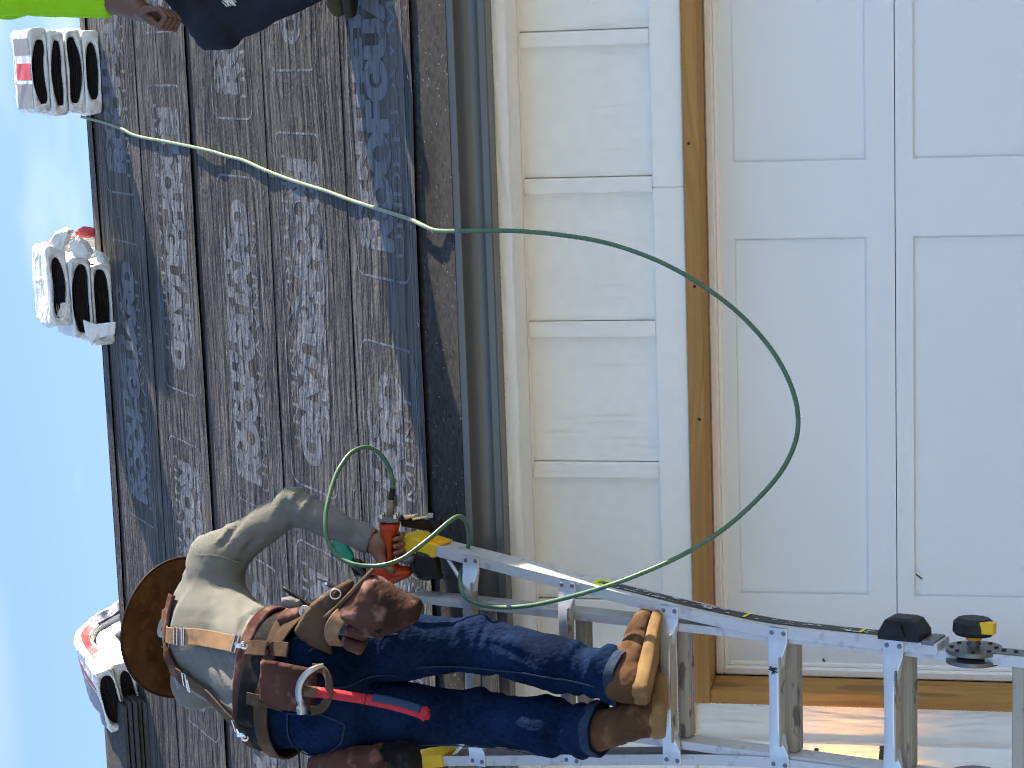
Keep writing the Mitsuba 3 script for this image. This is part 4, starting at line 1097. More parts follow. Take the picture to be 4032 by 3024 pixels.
# hat: a wide flat brim seen from below, low crown above it
HAT = MAN + "__hat"
th = np.linspace(0, 2 * np.pi, 97)[:-1]; rs_ = np.linspace(.078, .206, 12)
def brim_pt(r, t, o):
    x, y = r * np.cos(t), r * np.sin(t) * 1.03
    z = .004 + .016 * (x / .2) ** 2 * np.abs(x / .2) - .012 * (y / .2) ** 2 + .004 * np.sin(3 * t + 1) * (r / .2) ** 2 + o
    return HH + x[..., None] * hlt + y[..., None] * hfw + z[..., None] * (-hdn)


Rg, Tg = np.meshgrid(rs_, th, indexing="ij")
Vb = np.vstack([brim_pt(Rg, Tg, 0).reshape(-1, 3), brim_pt(Rg, Tg, .0045).reshape(-1, 3)]); nr, nt = Rg.shape; Fb = []
for s_ in (0, 1):
    for i in range(nr - 1):
        for j in range(nt):
            a = s_ * nr * nt + i * nt; k = (j + 1) % nt; Fb.append([a + j, a + nt + j, a + nt + k, a + k] if s_ else [a + j, a + k, a + nt + k, a + nt + j])
add("brim", (Vb, np.array(Fb)), "hat_felt", HAT, smooth=True)
add("dark_brim_edge", sweep(np.vstack([brim_pt(np.full(97, .2065), np.r_[th, th[:1]], .002)]), circ(.0042, 8), caps=False), "hat_edge", HAT, smooth=True)  # dark ring following the outer edge of the brim
cr = [(.080, .0), (.084, .01), (.083, .05), (.076, .085), (.062, .105), (.035, .108), (.0, .100)]
Vc = np.vstack([HH + (r * np.cos(th))[:, None] * hlt + (r * 1.16 * np.sin(th))[:, None] * hfw + z * -hdn for r, z in cr]); nt = len(th)
add("crown", (Vc, np.array([[i * nt + j, i * nt + (j + 1) % nt, (i + 1) * nt + (j + 1) % nt, (i + 1) * nt + j] for i in range(len(cr) - 1) for j in range(nt)])), "hat_felt", HAT, smooth=True)
add("sweatband", sweep(np.vstack([HH + .079 * np.cos(t) * hlt + .090 * np.sin(t) * hfw - hdn * .010 for t in np.linspace(0, 2 * np.pi, 60)]), rrect(.004, .03, .001, 1), up=-hdn, caps=False), "hat_edge", HAT, smooth=True)


# boots
def boot(heel, d2, pitch, A):
    """heel: bottom of the heel; d2: the way the toe points, seen from above; pitch: heel above toe (m over the boot's length)."""
    f = nrm([d2[0], d2[1], -pitch / .29]); s = nrm(np.cross(f, [0, 0, 1])); u_ = np.cross(s, f); O = np.asarray(heel, float)
    R = np.stack([f, s, u_])
    out = []
    for t, w in ((0, .018), (.012, .032), (.05, .037), (.11, .036), (.17, .043), (.21, .046), (.25, .041), (.28, .026), (.291, .0)): out.append((t, w))
    ol = [(t, w) for t, w in out] + [(t, -w * (1.0 if t < .15 else .96)) for t, w in out[::-1]]
    po = Polygon(ol).buffer(.004, quad_segs=4)
    sole = []
    for z, g_ in ((0, -.004), (.006, .0), (.020, .001), (.030, -.003)):
        q = np.array(po.buffer(g_).exterior.coords)[:-1]; q = np.array([shapely.geometry.LinearRing(q).interpolate(i / 80, normalized=True).coords[0] for i in range(80)])
        zz = z * np.clip(1.25 - q[:, 0] * 1.6, .8, 1.25)
        sole.append(np.stack([q[:, 0], q[:, 1], zz], -1))
    V = np.vstack(sole + [sole[0].mean(0)[None], sole[-1].mean(0)[None]]); F = []
    for i in range(3):
        for j in range(80): k = (j + 1) % 80; F += [[i * 80 + j, i * 80 + k, (i + 1) * 80 + k], [i * 80 + j, (i + 1) * 80 + k, (i + 1) * 80 + j]]
    for j in range(80): k = (j + 1) % 80; F += [[320, k, j], [321, 240 + j, 240 + k]]
    sole = (V @ R + O, np.array(F))
    al = (np.asarray(A, float) - O) @ R.T

    def up(P):
        q = (P - O) @ R.T
        d = smin([cone_d(q, (.045, 0, .06), al + [0, 0, .02], .043, .052), ell_d(q, (.046, 0, .062), (.054, .043, .058)), cone_d(q, (.07, 0, .07), (.19, .002, .050), .043, .038), ell_d(q, (.215, .002, .046), (.073, .046, .040)), cone_d(q, (.10, 0, .09), (.14, 0, .075), .036, .034)], .022)
        return np.maximum(d, .028 - q[:, 2])
    def wr(v):
        q = (v - O) @ R.T
        return .005 * (meshkit.fbm(np.stack([q[:, 0] * 30 + q[:, 2] * 24, q[:, 1] * 9, q[:, 2] * 18], -1), 3, 2) - .5) * 2 - .004 * np.exp(-((q[:, 0] - .155 - .25 * (q[:, 2] - .06)) / .006) ** 2) - .003 * np.exp(-((q[:, 0] - .185) / .005) ** 2)
    lo = O - .15; hi = O + R[0] * .3 + [.15, .12, .28]
    return sole, mesh_sdf(up, np.minimum(lo, O + R[0] * .3 - .12), np.maximum(hi, O + .15), .0065, wr), (O, R)


for hl, d2, pt, A in (((-1.6219, 4.9250, 2.3135), (.55, .83), .020, RA - [0, 0, .02]), ((-1.6988, 4.9250, 2.2711), (.30, .95), -.022, LA - [0, 0, .02])):
    so, up_, (O, R) = boot(hl, d2, pt, A)
    bt = MAN + ("__boot" if hl[0] > -1.66 else "__boot_001")
    add("upper", up_, "boot_leather", bt, smooth=True)
    add("sole", so, "crepe_sole", bt, smooth=40)

# ---------------------------------------------------------------- tool belt, worn
BELT = MAN + "__tool_belt"
trunk = lambda P: np.minimum(shirt(P), jeans(P))
e1 = nrm(lat - wax * (lat @ wax)); e2 = np.cross(wax, e1)
if e2[1] > 0: e2 = -e2


def ring_pts(h, a0=0, a1=360, n=40, tilt=0.0):
    t = np.radians(np.linspace(a0, a1, n))
    return [Wc + wax * (h + tilt * math.cos(x)) + .175 * math.cos(x) * e1 + .13 * math.sin(x) * e2 for x in t]


def belt(name, h, width, mat, off, thick, a0=-40, a1=230, tilt=-.02):
    P = spline(ring_pts(h, a0, a1, 36, tilt), 3); P, g = project(trunk, P, off)
    for _ in range(6): P[1:-1] = (P[:-2] + 2 * P[1:-1] + P[2:]) / 4
    return add(name, sweep(P, rrect(thick, width, thick * .45, 2), up=wax), mat, BELT, smooth=True)


belt("back_pad", .022, .036, "maroon_suede", .020, .012)
belt("web_belt", -.022, .060, "black_leather", .016, .006)
belt("lower_strap", -.062, .042, "brown_suede", .021, .008)
for pts, w in (([(-1.5291, 4.9900, 3.3865), (-1.5244, 4.9700, 3.3376), (-1.5251, 4.9600, 3.2838), (-1.5280, 4.9600, 3.2513)], .040), ([(-1.6606, 4.9600, 3.3763), (-1.6639, 4.9500, 3.3439), (-1.6659, 4.9400, 3.3104), (-1.6710, 4.9400, 3.2729)], .034)):
    add("keeper_strap", ribbon(trunk, pts, w, .005, .031), "brown_suede", BELT, smooth=True)
add("side_strap", ribbon(trunk, [(-1.5164, 4.9700, 3.3143), (-1.4965, 4.9900, 3.2856), (-1.4793, 5.0200, 3.2499), (-1.4697, 5.0500, 3.2231)], .045, .005, .028), "brown_suede", BELT, smooth=True)
# suspender straps
S1 = [(-1.5321, 5.0000, 3.3888), (-1.5327, 5.0200, 3.4251), (-1.5431, 5.0800, 3.4920), (-1.5565, 5.1500, 3.5706), (-1.5784, 5.2400, 3.6588), (-1.5893, 5.3000, 3.7203)]
S2 = [(-1.7818, 5.0500, 3.4385), (-1.7542, 5.0600, 3.4782), (-1.7264, 5.1000, 3.5366), (-1.7090, 5.1700, 3.6008), (-1.6825, 5.2200, 3.6512), (-1.6621, 5.2800, 3.6997)]
add("suspender_strap", ribbon(shirt, S1[1:], .046, .005, .014), "tan_leather", BELT, smooth=True)
add("suspender_strap", ribbon(shirt, S2, .042, .005, .017), "brown_suede", BELT, smooth=True, label="shaded brown suspender strap slanting over the left back")  # darker leather than the right strap: shade put into the colour
add("yoke_pad", ribbon(shirt, [(-1.7043, 5.2200, 3.6215), (-1.6743, 5.2500, 3.6469), (-1.6315, 5.2700, 3.6680), (-1.5878, 5.2800, 3.6771), (-1.5468, 5.3000, 3.6792), (-1.5053, 5.3200, 3.6703)], .040, .012, .015), "maroon_suede", BELT, smooth=True)
add("yoke_pad", ribbon(shirt, [(-1.6307, 5.2800, 3.6771), (-1.6018, 5.2900, 3.6927), (-1.5673, 5.3000, 3.6997), (-1.5355, 5.3200, 3.7024)], .030, .010, .018), "brown_suede", BELT, smooth=True)


def buckle(c, up, across, w, h, r=.0028):
    c = np.asarray(c, float); (c2,), (g,) = project(shirt, c[None], .021)
    a = nrm(np.asarray(across) - g * (np.asarray(across) @ g)); b = np.cross(g, a)
    return tube([c2 + a * x + b * y for x, y in ((-w, -h), (-w, h), (w, h), (w, -h), (-w, -h), (-w, h))], r, 8, 1)


sd1 = nrm(np.array(S1[4]) - np.array(S1[1])); sd2 = nrm(np.array(S2[4]) - np.array(S2[0]))
for c, sd, w in (((-1.5721, 5.2200, 3.6401), sd1, .007), ((-1.5683, 5.2000, 3.6164), sd1, .004), ((-1.5332, 5.0300, 3.4286), sd1, .008), ((-1.6917, 5.2000, 3.6363), sd2, .007), ((-1.7061, 5.2000, 3.6278), sd2, .004), ((-1.7731, 5.0500, 3.4471), sd2, .008)):
    add("buckle", buckle(c, None, sd, w, .025), "chrome", BELT, smooth=True)
for c0, c1 in (((-1.5219, 4.9850, 3.4073), (-1.5177, 4.9650, 3.3760)), ((-1.7736, 5.0300, 3.4338), (-1.7886, 5.0200, 3.4079))):
    a, b = np.array(c0), np.array(c1); m_ = (a + b) / 2 + [0, -.008, 0]
    add("snap_hook", cat([tube([a, m_, b], .0050, 8, 4), tube([b + np.array([.008 * math.cos(t), -.006, .009 * math.sin(t)]) for t in np.linspace(0, 5.2, 14)], .0030, 8, 1), hull([m_ + np.array([x, y, z]) for x in (-.006, .006) for y in (-.006, .002) for z in (-.008, .008)])]), "chrome", BELT, smooth=40)

# right hip bag: backing panel, main pouch with a bound rim, loop and two sleeves
def offs(pts, dy): return [np.array(p) + [0, dy, 0] for p in pts]


BP = [(-1.4343, 5.0500, 3.2137), (-1.3999, 5.0500, 3.1866), (-1.3627, 5.0500, 3.1355), (-1.3331, 5.0500, 3.0776), (-1.3441, 5.0500, 3.0668), (-1.3818, 5.0500, 3.0900), (-1.4199, 5.0500, 3.1232), (-1.4705, 5.0500, 3.1472), (-1.5394, 5.0500, 3.1355), (-1.5218, 5.0500, 3.1852), (-1.4975, 5.0500, 3.2246), (-1.4764, 5.0500, 3.2400)]
PO = BELT + "__hip_bag"
add("backing_panel", puff(offs(BP, -.09), .010, .014, .02, .007, .006, 3), "brown_suede", BELT, smooth=True)
HB = [(-1.4293, 5.0000, 3.1631), (-1.4021, 5.0000, 3.1080), (-1.3581, 5.0000, 3.0685), (-1.3168, 5.0000, 3.0294), (-1.3175, 5.0000, 2.9986), (-1.3390, 5.0000, 2.9650), (-1.3629, 5.0000, 2.9292), (-1.3805, 5.0000, 2.8883), (-1.3988, 5.0000, 2.8842), (-1.4385, 5.0000, 2.8994), (-1.4643, 5.0000, 2.9497), (-1.4828, 5.0000, 3.0000), (-1.4809, 5.0000, 3.0284), (-1.4616, 5.0000, 3.0486), (-1.4473, 5.0000, 3.0766), (-1.4207, 5.0000, 3.1052)]
HB = HB[2:-1] + [(-1.4258, 5.0000, 3.1129), (-1.3958, 5.0000, 3.0989)]
bag = puff(offs(HB, -.06), .060, .055, .065, .006, .018, 9)
add("pouch", bag, "pouch_suede", BELT, smooth=True)
add("pouch_rim", sweep(spline(offs([(-1.4347, 4.9500, 3.1484), (-1.3988, 4.9300, 3.1061), (-1.3596, 4.9100, 3.0665), (-1.3290, 4.9200, 3.0361), (-1.3034, 4.9400, 3.0111)], .0), 6), rrect(.012, .020, .005, 2), up=(0, -1, 0)), "brown_suede", BELT, smooth=True)
add("pouch_patch", puff(offs([(-1.4361, 4.9300, 3.0220), (-1.4112, 4.9300, 3.0025), (-1.4203, 4.9300, 2.9724), (-1.4447, 4.9300, 2.9711), (-1.4610, 4.9300, 2.9889), (-1.4554, 4.9300, 3.0131)], -.028), .012, .02, .012, .005, .004, 5), "black_leather", BELT, smooth=True)
for pts, sd in (([(-1.4557, 4.9500, 3.0963), (-1.4390, 4.9500, 3.0646), (-1.4517, 4.9500, 3.0282), (-1.4725, 4.9500, 3.0218), (-1.4914, 4.9500, 3.0424), (-1.4777, 4.9500, 3.0887)], 4), ([(-1.4780, 4.9500, 3.0986), (-1.4902, 4.9500, 3.0424), (-1.5010, 4.9500, 3.0343), (-1.5287, 4.9500, 3.0541), (-1.5172, 4.9500, 3.0869), (-1.5004, 4.9500, 3.1071)], 7)):
    add("tool_sleeve", puff(offs(pts, -.015), .026, .022, .022, .005, .010, sd), "pouch_suede", BELT, smooth=True)
add("tool_loop", sweep(spline([(-1.4109, 4.9400, 3.0825), (-1.4221, 4.9050, 3.0976), (-1.4464, 4.8950, 3.1130), (-1.4727, 4.9050, 3.1198), (-1.5021, 4.9300, 3.1163)], 7), rrect(.040, .006, .0025, 2), up=(0, -1, .15)), "tan_leather", BELT, smooth=True, label="pale leather hammer loop beside the pouch")
add("d_ring", tube([np.array((-1.3688, 4.9450, 3.1139)) + np.array([.013 * math.cos(t), -.006 - .004 * math.sin(t), .013 * math.sin(t)]) for t in np.linspace(0, 6.3, 20)], .0024, 8, 1), "chrome", BELT, smooth=True)
add("d_ring_tab", puff([(-1.3713, 4.9400, 3.1249), (-1.3613, 4.9400, 3.1145), (-1.3673, 4.9400, 3.1075), (-1.3786, 4.9400, 3.1191)], .006, .01, .006, .003), "brown_suede", BELT, smooth=True)
add("hip_pad", puff(offs([(-1.4606, 5.0600, 3.3125), (-1.4411, 5.0600, 3.2833), (-1.4326, 5.0600, 3.2408), (-1.4371, 5.0600, 3.2143), (-1.4753, 5.0600, 3.2341), (-1.4912, 5.0600, 3.2656), (-1.4919, 5.0600, 3.2989)], -.02), .024, .03, .02, .006, .018, 8), "maroon_suede", BELT, smooth=True)
# round cream maker's patch on the hip pad
c = np.array((-1.4372, 5.0150, 3.2208)); lg = []
lg.append(cyl(c + [0, -.004, 0], c + [0, -.007, 0], .0165, 24))
add("round_patch", cat(lg), "sticker_white", BELT, smooth=40)
mk = [sweep(spline(c + np.array([[x * .0165, -.0075, z * .0165] for x, z in q]), 4), circ(.0011, 6)) for q in ([(-.55, .1), (-.2, .45), (.1, .1), (.5, .3)], [(-.3, -.4), (.0, -.1), (.35, -.45)])]
add("patch_mark", cat(mk), "brown_suede", BELT, smooth=True)
# left hip bag, half out of the picture
add("pouch", puff([(-1.8054, 4.9800, 3.1916), (-1.7881, 4.9800, 3.1340), (-1.7887, 4.9800, 3.0775), (-1.7818, 4.9800, 3.0247), (-1.8210, 4.9800, 2.9941), (-1.8968, 4.9800, 2.9950), (-1.9565, 4.9800, 3.0604), (-1.9554, 4.9800, 3.1867), (-1.8935, 4.9800, 3.2342), (-1.8294, 4.9800, 3.2245)], .060, .05, .05, .007, .03, 12), "maroon_suede", BELT, smooth=True)
add("side_box", puff([(-1.7884, 5.0000, 3.0504), (-1.7771, 5.0000, 2.9798), (-1.7794, 5.0000, 2.9376), (-1.8255, 5.0000, 2.9247), (-1.8886, 5.0000, 2.9224), (-1.9293, 5.0000, 2.9892), (-1.8931, 5.0000, 3.0378), (-1.8426, 5.0000, 3.0454)], .05, .05, .02, .006, .006, 14), "black_leather", BELT, smooth=True)
# black tool handles sticking up out of the bag, each lifts away
tl = thing("pliers", "black pliers handles poking up out of the worker's right hip bag", "pliers")
a, b = np.array((-1.3497, 4.9900, 3.1585)), np.array((-1.3639, 4.9900, 3.1218)); dd = nrm(b - a)
add("handle", hull([a + x * np.array([.28, 0, .96]) * .010 + np.array([0, y, 0]) + dd * l for x in (-1, 1) for y in (-.007, .007) for l in (-.012, .05)]), "black_plastic", tl, smooth=30)
add("handle", hull([a + np.array([-.014, .004, -.016]) + x * np.array([.28, 0, .96]) * .009 + np.array([0, y, 0]) + dd * l for x in (-1, 1) for y in (-.007, .007) for l in (-.002, .05)]), "black_plastic", tl, smooth=30)
add("pivot", cyl(a + dd * .008 - [0, .0075, 0], a + dd * .008 - [0, .010, 0], .0035, 12), "chrome", tl, smooth=40)
add("pry_bar", tube([(-1.4061, 5.1200, 3.3133), (-1.4242, 5.1100, 3.2751), (-1.4511, 5.1000, 3.2323)], .0058, 8, 3), "black_plastic", smooth=True, label="thin black pry bar stuck upright in the right of the tool belt", category="pry bar")
add("rag", puff([(-1.4190, 5.0700, 3.3057), (-1.4135, 5.0700, 3.2798), (-1.4230, 5.0700, 3.2523), (-1.4430, 5.0700, 3.2444), (-1.4513, 5.0700, 3.2768), (-1.4392, 5.0700, 3.3043)], .012, .012, .012, .005, .012, 2), "shirt_cloth", MAN, smooth=True)

# ---------------------------------------------------------------- hammer hanging in its loop
hp_ = [(-1.5393, 4.9300, 3.3176), (-1.5454, 4.9300, 3.2628), (-1.5572, 4.9300, 3.1948), (-1.5625, 4.9300, 3.1639), (-1.6098, 4.9300, 3.1689), (-1.6672, 4.9300, 3.1769), (-1.6819, 4.9300, 3.2076), (-1.6740, 4.9300, 3.2724), (-1.6531, 4.9300, 3.3278)]
add("hammer_holder", puff(offs(hp_, -.018), .008, .012, .008, .007, .006, 6), "maroon_suede", BELT, smooth=True)
q = [(-1.5547, 4.9000, 3.1718), (-1.5542, 4.8850, 3.1414), (-1.5680, 4.8680, 3.1235), (-1.5929, 4.8620, 3.1193), (-1.6282, 4.8680, 3.1278), (-1.6566, 4.8850, 3.1503), (-1.6700, 4.9000, 3.1828)]
add("holder_loop", sweep(spline(q, 6), rrect(.024, .006, .0025, 2), up=(0, -.9, .4)), "brown_suede", BELT, smooth=True)
HAM = thing("hammer", "steel claw hammer with a red and navy grip hanging behind the worker", "hammer")
hs = spline([(-1.5365, 4.8720, 3.1341), (-1.5438, 4.8660, 3.1548), (-1.5578, 4.8620, 3.1764), (-1.5797, 4.8600, 3.1917), (-1.6031, 4.8600, 3.1979), (-1.6259, 4.8620, 3.1972)], 6)
sc_ = np.interp(np.linspace(0, 1, len(hs)), [0, .3, .7, 1], [.42, .8, 1.0, 1.05])
V0, F0 = sweep(hs, rrect(.020, .026, .006, 2), up=(0, -1, 0), scale=sc_)
add("claw", (V0, F0), "hammer_steel", HAM, smooth=40)
a, b = np.array((-1.6234, 4.8620, 3.1971)), np.array((-1.6641, 4.8660, 3.1956)); dd = b - a
add("face", cat([cyl(a, a + dd * .45, .0125, 16, .009), cyl(a + dd * .45, a + dd * .62, .009, 16, .0145), cyl(a + dd * .62, b, .0145, 16, .0145)]), "hammer_steel", HAM, smooth=40)
n0, n1 = np.array((-1.6037, 4.8620, 3.1948)), np.array((-1.6092, 4.8680, 3.1514))
add("neck", hull([p + np.array([x, y, 0]) for p, r in ((n0, .012), (n1, .0125)) for x in (-r, r) for y in (-.008, .008)]), "brown_suede", HAM, smooth=30)
gr = spline([(-1.6081, 4.8680, 3.1538), (-1.6199, 4.8800, 3.0904), (-1.6318, 4.8920, 3.0331), (-1.6437, 4.9000, 2.9747), (-1.6562, 4.9050, 2.9278), (-1.6685, 4.9050, 2.8894), (-1.6742, 4.9050, 2.8775)], 6)
sc_ = np.interp(np.linspace(0, 1, len(gr)), [0, .3, .45, .6, .8, .93, 1], [1.0, .98, 1.05, 1.12, 1.1, 1.25, 1.35])
add("grip", sweep(gr, rrect(.025, .028, .010, 3), up=(0, -1, 0), scale=sc_), "red_rubber", HAM, smooth=True)
gi = spline([(-1.6237, 4.8840, 3.0109), (-1.6308, 4.8870, 2.9706), (-1.6432, 4.8920, 2.9239), (-1.6535, 4.8930, 2.8906)], 6)
add("grip_inlay", sweep(gi, rrect(.019, .016, .006, 3), up=(0, -1, 0)), "navy_rubber", HAM, smooth=True)
add("grip_band", cyl((-1.6315, 4.8915, 3.0354), (-1.6321, 4.8920, 3.0331), .0152, 14), "hat_edge", HAM, smooth=True)
add("grip_hook", hull([np.array((-1.6555, 4.9000, 2.8815)) + [x, y, z] for x in (-.004, .004) for y in (-.011, .008) for z in (-.006, .006)] + [np.array((-1.6772, 4.9030, 2.8759)) + [x, y, z] for x in (-.004, .004) for y in (-.011, .008) for z in (-.006, .006)]), "red_rubber", HAM, smooth=30)

# ---------------------------------------------------------------- the nailer in his hand
GUN = thing("nail_gun", "orange and black pneumatic nailer held in the worker's right hand above the ladder", "nailer")
go = [(-1.2859, 5.3950, 3.1187), (-1.2829, 5.3950, 3.0867), (-1.2852, 5.3950, 3.0551), (-1.3049, 5.3950, 3.0613), (-1.3287, 5.3950, 3.0703), (-1.3617, 5.3950, 3.0758), (-1.4013, 5.3950, 3.0776), (-1.4017, 5.3950, 3.1028), (-1.3620, 5.3950, 3.1010), (-1.3292, 5.3950, 3.1101), (-1.3056, 5.3950, 3.1169)]
add("grip", puff(go, .020, .020, .016, .005, .0, 1), "gun_orange", GUN, smooth=True)
add("end_cap", cat([cyl(np.array((-1.2842, 5.3950, 3.0868)), np.array((-1.2685, 5.3950, 3.0861)), .022, 8, .018), hull([np.array((-1.2764, 5.3950, 3.0864)) + [x, y, z] for x in (-.006, .006) for y in (-.022, .022) for z in (-.030, .030)])]), "steel_dark", GUN, smooth=30)
for dz in (-.022, .022):
    for dy in (-.02, .0):
        p = np.array((-1.2659, 5.3950, 3.0859)) + [0, dy, dz * .9]; add("cap_screw", cyl(p - [.006, 0, 0], p + [.006, 0, 0], .006, 8), "chrome", GUN, smooth=30)
cp = [np.array((-1.2632, 5.3950, 3.0845)), np.array((-1.2197, 5.3880, 3.0780)), np.array((-1.1875, 5.3840, 3.0715))]
add("coupler", cat([cyl(cp[0], cp[0] * .5 + cp[1] * .5, .0105, 14, .0115), cyl(cp[0] * .5 + cp[1] * .5, cp[1], .0125, 14, .010)]), "brass_old", GUN, smooth=40)
add("hose_fitting", cyl(cp[1], cp[2], .0092, 12, .0075), "black_plastic", GUN, smooth=40)
gb = [(-1.3927, 5.4000, 3.1223), (-1.3895, 5.4000, 3.0890), (-1.3906, 5.4000, 3.0717), (-1.4116, 5.4000, 3.0674), (-1.4110, 5.4000, 3.0302), (-1.4267, 5.4000, 3.0203), (-1.4456, 5.4000, 3.0424), (-1.4649, 5.4000, 3.0857), (-1.4738, 5.4000, 3.1328), (-1.4502, 5.4000, 3.1517), (-1.4130, 5.4000, 3.1473)]
add("body", puff(gb, .036, .036, .03, .006, .004, 2), "gun_orange", GUN, smooth=True)
add("magazine", cat([cyl(np.array((-1.3972, 5.4000, 2.9900)) + [0, -.012, 0], np.array((-1.4365, 5.5000, 3.0163)), .043, 26), puff([(-1.3635, 5.3900, 3.0151), (-1.3652, 5.3900, 2.9533), (-1.3979, 5.3900, 2.9507), (-1.4437, 5.3900, 2.9395), (-1.4490, 5.3900, 3.0095), (-1.4123, 5.3900, 3.0238)], .02, .03, .012, .005, .006, 4)]), "black_plastic", GUN, smooth=35)
add("feed_door", cat([puff([(-1.3839, 5.3750, 3.0517), (-1.3757, 5.3750, 3.0303), (-1.3794, 5.3750, 3.0133), (-1.3965, 5.3750, 3.0193), (-1.4047, 5.3750, 3.0395), (-1.3983, 5.3750, 3.0497)], .012, .012, .008, .004, .012, 4)]), "steel_dark", GUN, smooth=30)
add("trigger", hull([np.array((-1.3866, 5.3850, 3.0624)) + [x, y, z] for x in (-.008, .016) for y in (-.006, .006) for z in (-.010, .006)]), "black_plastic", GUN, smooth=30)
add("guide_rail", hull([np.array(p) + [0, y, z] for p, r in (((-1.2845, 5.4200, 3.0616), .014), ((-1.3009, 5.4600, 2.9874), .020)) for y in (-.012, .012) for z in (0,)] + [np.array(p) + [x, 0, 0] for p in ((-1.2845, 5.4200, 3.0589), (-1.3088, 5.4600, 2.9811)) for x in (-.020, .012)]), "black_plastic", GUN, smooth=30)
add("barrel_rod", cyl((-1.2756, 5.4050, 3.0493), (-1.2732, 5.4300, 3.0185), .0075, 12), "chrome", GUN, smooth=True)
add("barrel_rod", cyl((-1.2841, 5.4200, 3.0297), (-1.2801, 5.4500, 2.9840), .0045, 10), "chrome", GUN, smooth=True)
add("nose", cat([puff([(-1.2775, 5.4500, 2.9919), (-1.2773, 5.4500, 2.9733), (-1.2904, 5.4500, 2.9686), (-1.2824, 5.4500, 2.9550), (-1.2981, 5.4500, 2.9491), (-1.3140, 5.4500, 2.9563), (-1.3143, 5.4500, 2.9789), (-1.2986, 5.4500, 2.9901)], .012, .012, .008, .004)]), "black_plastic", GUN, smooth=30)
add("nail_tip", hull([np.array((-1.2759, 5.4380, 2.9809)) + [x, y, z] for x in (-.007, .007) for y in (-.004, .004) for z in (-.008, .008)]), "chrome", GUN, smooth=30)
# green translucent folded plastic behind the hose loop
gf = [(-1.3607, 5.4600, 3.2776), (-1.3377, 5.4600, 3.2601), (-1.3280, 5.4600, 3.2326), (-1.3439, 5.4600, 3.2225), (-1.3680, 5.4600, 3.2291), (-1.3946, 5.4600, 3.2142), (-1.4160, 5.4600, 3.2125), (-1.4297, 5.4600, 3.2240), (-1.4086, 5.4600, 3.2501), (-1.3874, 5.4600, 3.2708)]
GB = thing("safety_glasses", "folded green tinted plastic glasses dangling below the worker's raised forearm", "safety glasses")
add("lens", puff(gf, .006, .003, .01, .005, .004, 3), "green_film", GB, smooth=True)
add("rim", tube([gf[0], gf[1], gf[2], gf[3]], .0028, 8, 5), "sticker_white", GB, smooth=True)
add("hanger", cat([tube([gf[7], (-1.4242, 5.4200, 3.1963), (-1.4318, 5.3600, 3.1531)], .006, 8, 5), puff([(-1.4055, 5.4500, 3.2146), (-1.4078, 5.4500, 3.1904), (-1.4316, 5.4500, 3.1754), (-1.4585, 5.4500, 3.1794), (-1.4591, 5.4500, 3.2118), (-1.4324, 5.4500, 3.2213)], .012, .012, .01, .005)]), "black_plastic", GB, smooth=True)

# ---------------------------------------------------------------- second worker crouching on the roof, mostly out of the picture
scene["hi_vis_cloth"] = bump(pr((0.235, 0.52, 0.014), 0.8, specular=0.1), lambda p, n, uv: fbm(p[0] * 12, p[1] * 12, p[2] * 12, 3), 0.008, 1.5e-3)
scene["dark_work_cloth"] = bump(pr(proc(lambda p, n, uv: mix((0.010, 0.012, 0.020), (0.026, 0.030, 0.045), fbm(p[0] * 9, p[1] * 9, p[2] * 9, 3))), 0.9, specular=0.08), lambda p, n, uv: fbm(p[0] * 26, p[1] * 26, p[2] * 8, 3), 0.010, 1.5e-3)
scene["olive_boot"] = pr(proc(suede((0.055, 0.048, 0.030), (0.04, 0.034, 0.022), (0.08, 0.07, 0.045))), 0.9, specular=0.1)
scene["dark_sole"] = pr((0.03, 0.028, 0.026), 0.8)
W2 = thing("person", "crouching worker in a bright green shirt and dark trousers beside the four bundle stack", "person")
S2a, E2a, H2a = np.array((0.2249, 5.9800, 4.4286)), np.array((0.1876, 5.9600, 4.0471)), np.array((0.1411, 5.9000, 3.9173))
S2b, E2b, H2b = np.array((0.3305, 6.2200, 4.5059)), np.array((0.4222, 6.1000, 4.1367)), np.array((0.4051, 5.9800, 3.8959))
K2a = np.array((0.1077, 6.0200, 3.7304)); K2b = K2a + [.26, .06, .10]
HP2a, HP2b = np.array((0.3352, 5.9800, 3.8449)), np.array((0.3845, 6.1200, 3.8948))
A2a = np.array((0.2487, 5.9700, 3.3375)); A2b = A2a + [.42, .08, .10]
C2 = (S2a + S2b) / 2 + [.03, 0, -.02]; P2 = (HP2a + HP2b) / 2 + [.0, 0, .08]
t2 = nrm(C2 - P2); f2 = nrm(np.array([-1, 0, 0]) + t2 * t2[0])


def shirt2(P):
    tor = smin([cone_d(P, P2, C2, .155, .165), cone_d(P, S2a, S2b, .070, .070), cone_d(P, C2, C2 + t2 * .10, .14, .08)], .06)
    a1 = np.maximum(cone_d(P, S2a, E2a + [0, 0, -.05], .078, .064), (P - E2a) @ nrm(E2a - S2a) - .02)
    a2 = np.maximum(cone_d(P, S2b, E2b, .078, .064), (P - E2b) @ nrm(E2b - S2b) + .0)
    return smin([tor, a1, a2], .03)


def folds2(v):
    r = np.abs(meshkit.fbm(np.stack([v[:, 0] * 8 + v[:, 2] * 7, v[:, 1] * 6, v[:, 2] * 7 - v[:, 0] * 5], -1), 3, 5) - .5)
    return -.05 * np.clip(.10 - r, 0, 1) + .010 * (meshkit.fbm(v * 9, 2, 6) - .5)


add("shirt", mesh_sdf(shirt2, (-.2, 5.65, 3.60), (.75, 6.70, 4.85), .012, folds2), "hi_vis_cloth", W2, smooth=True)


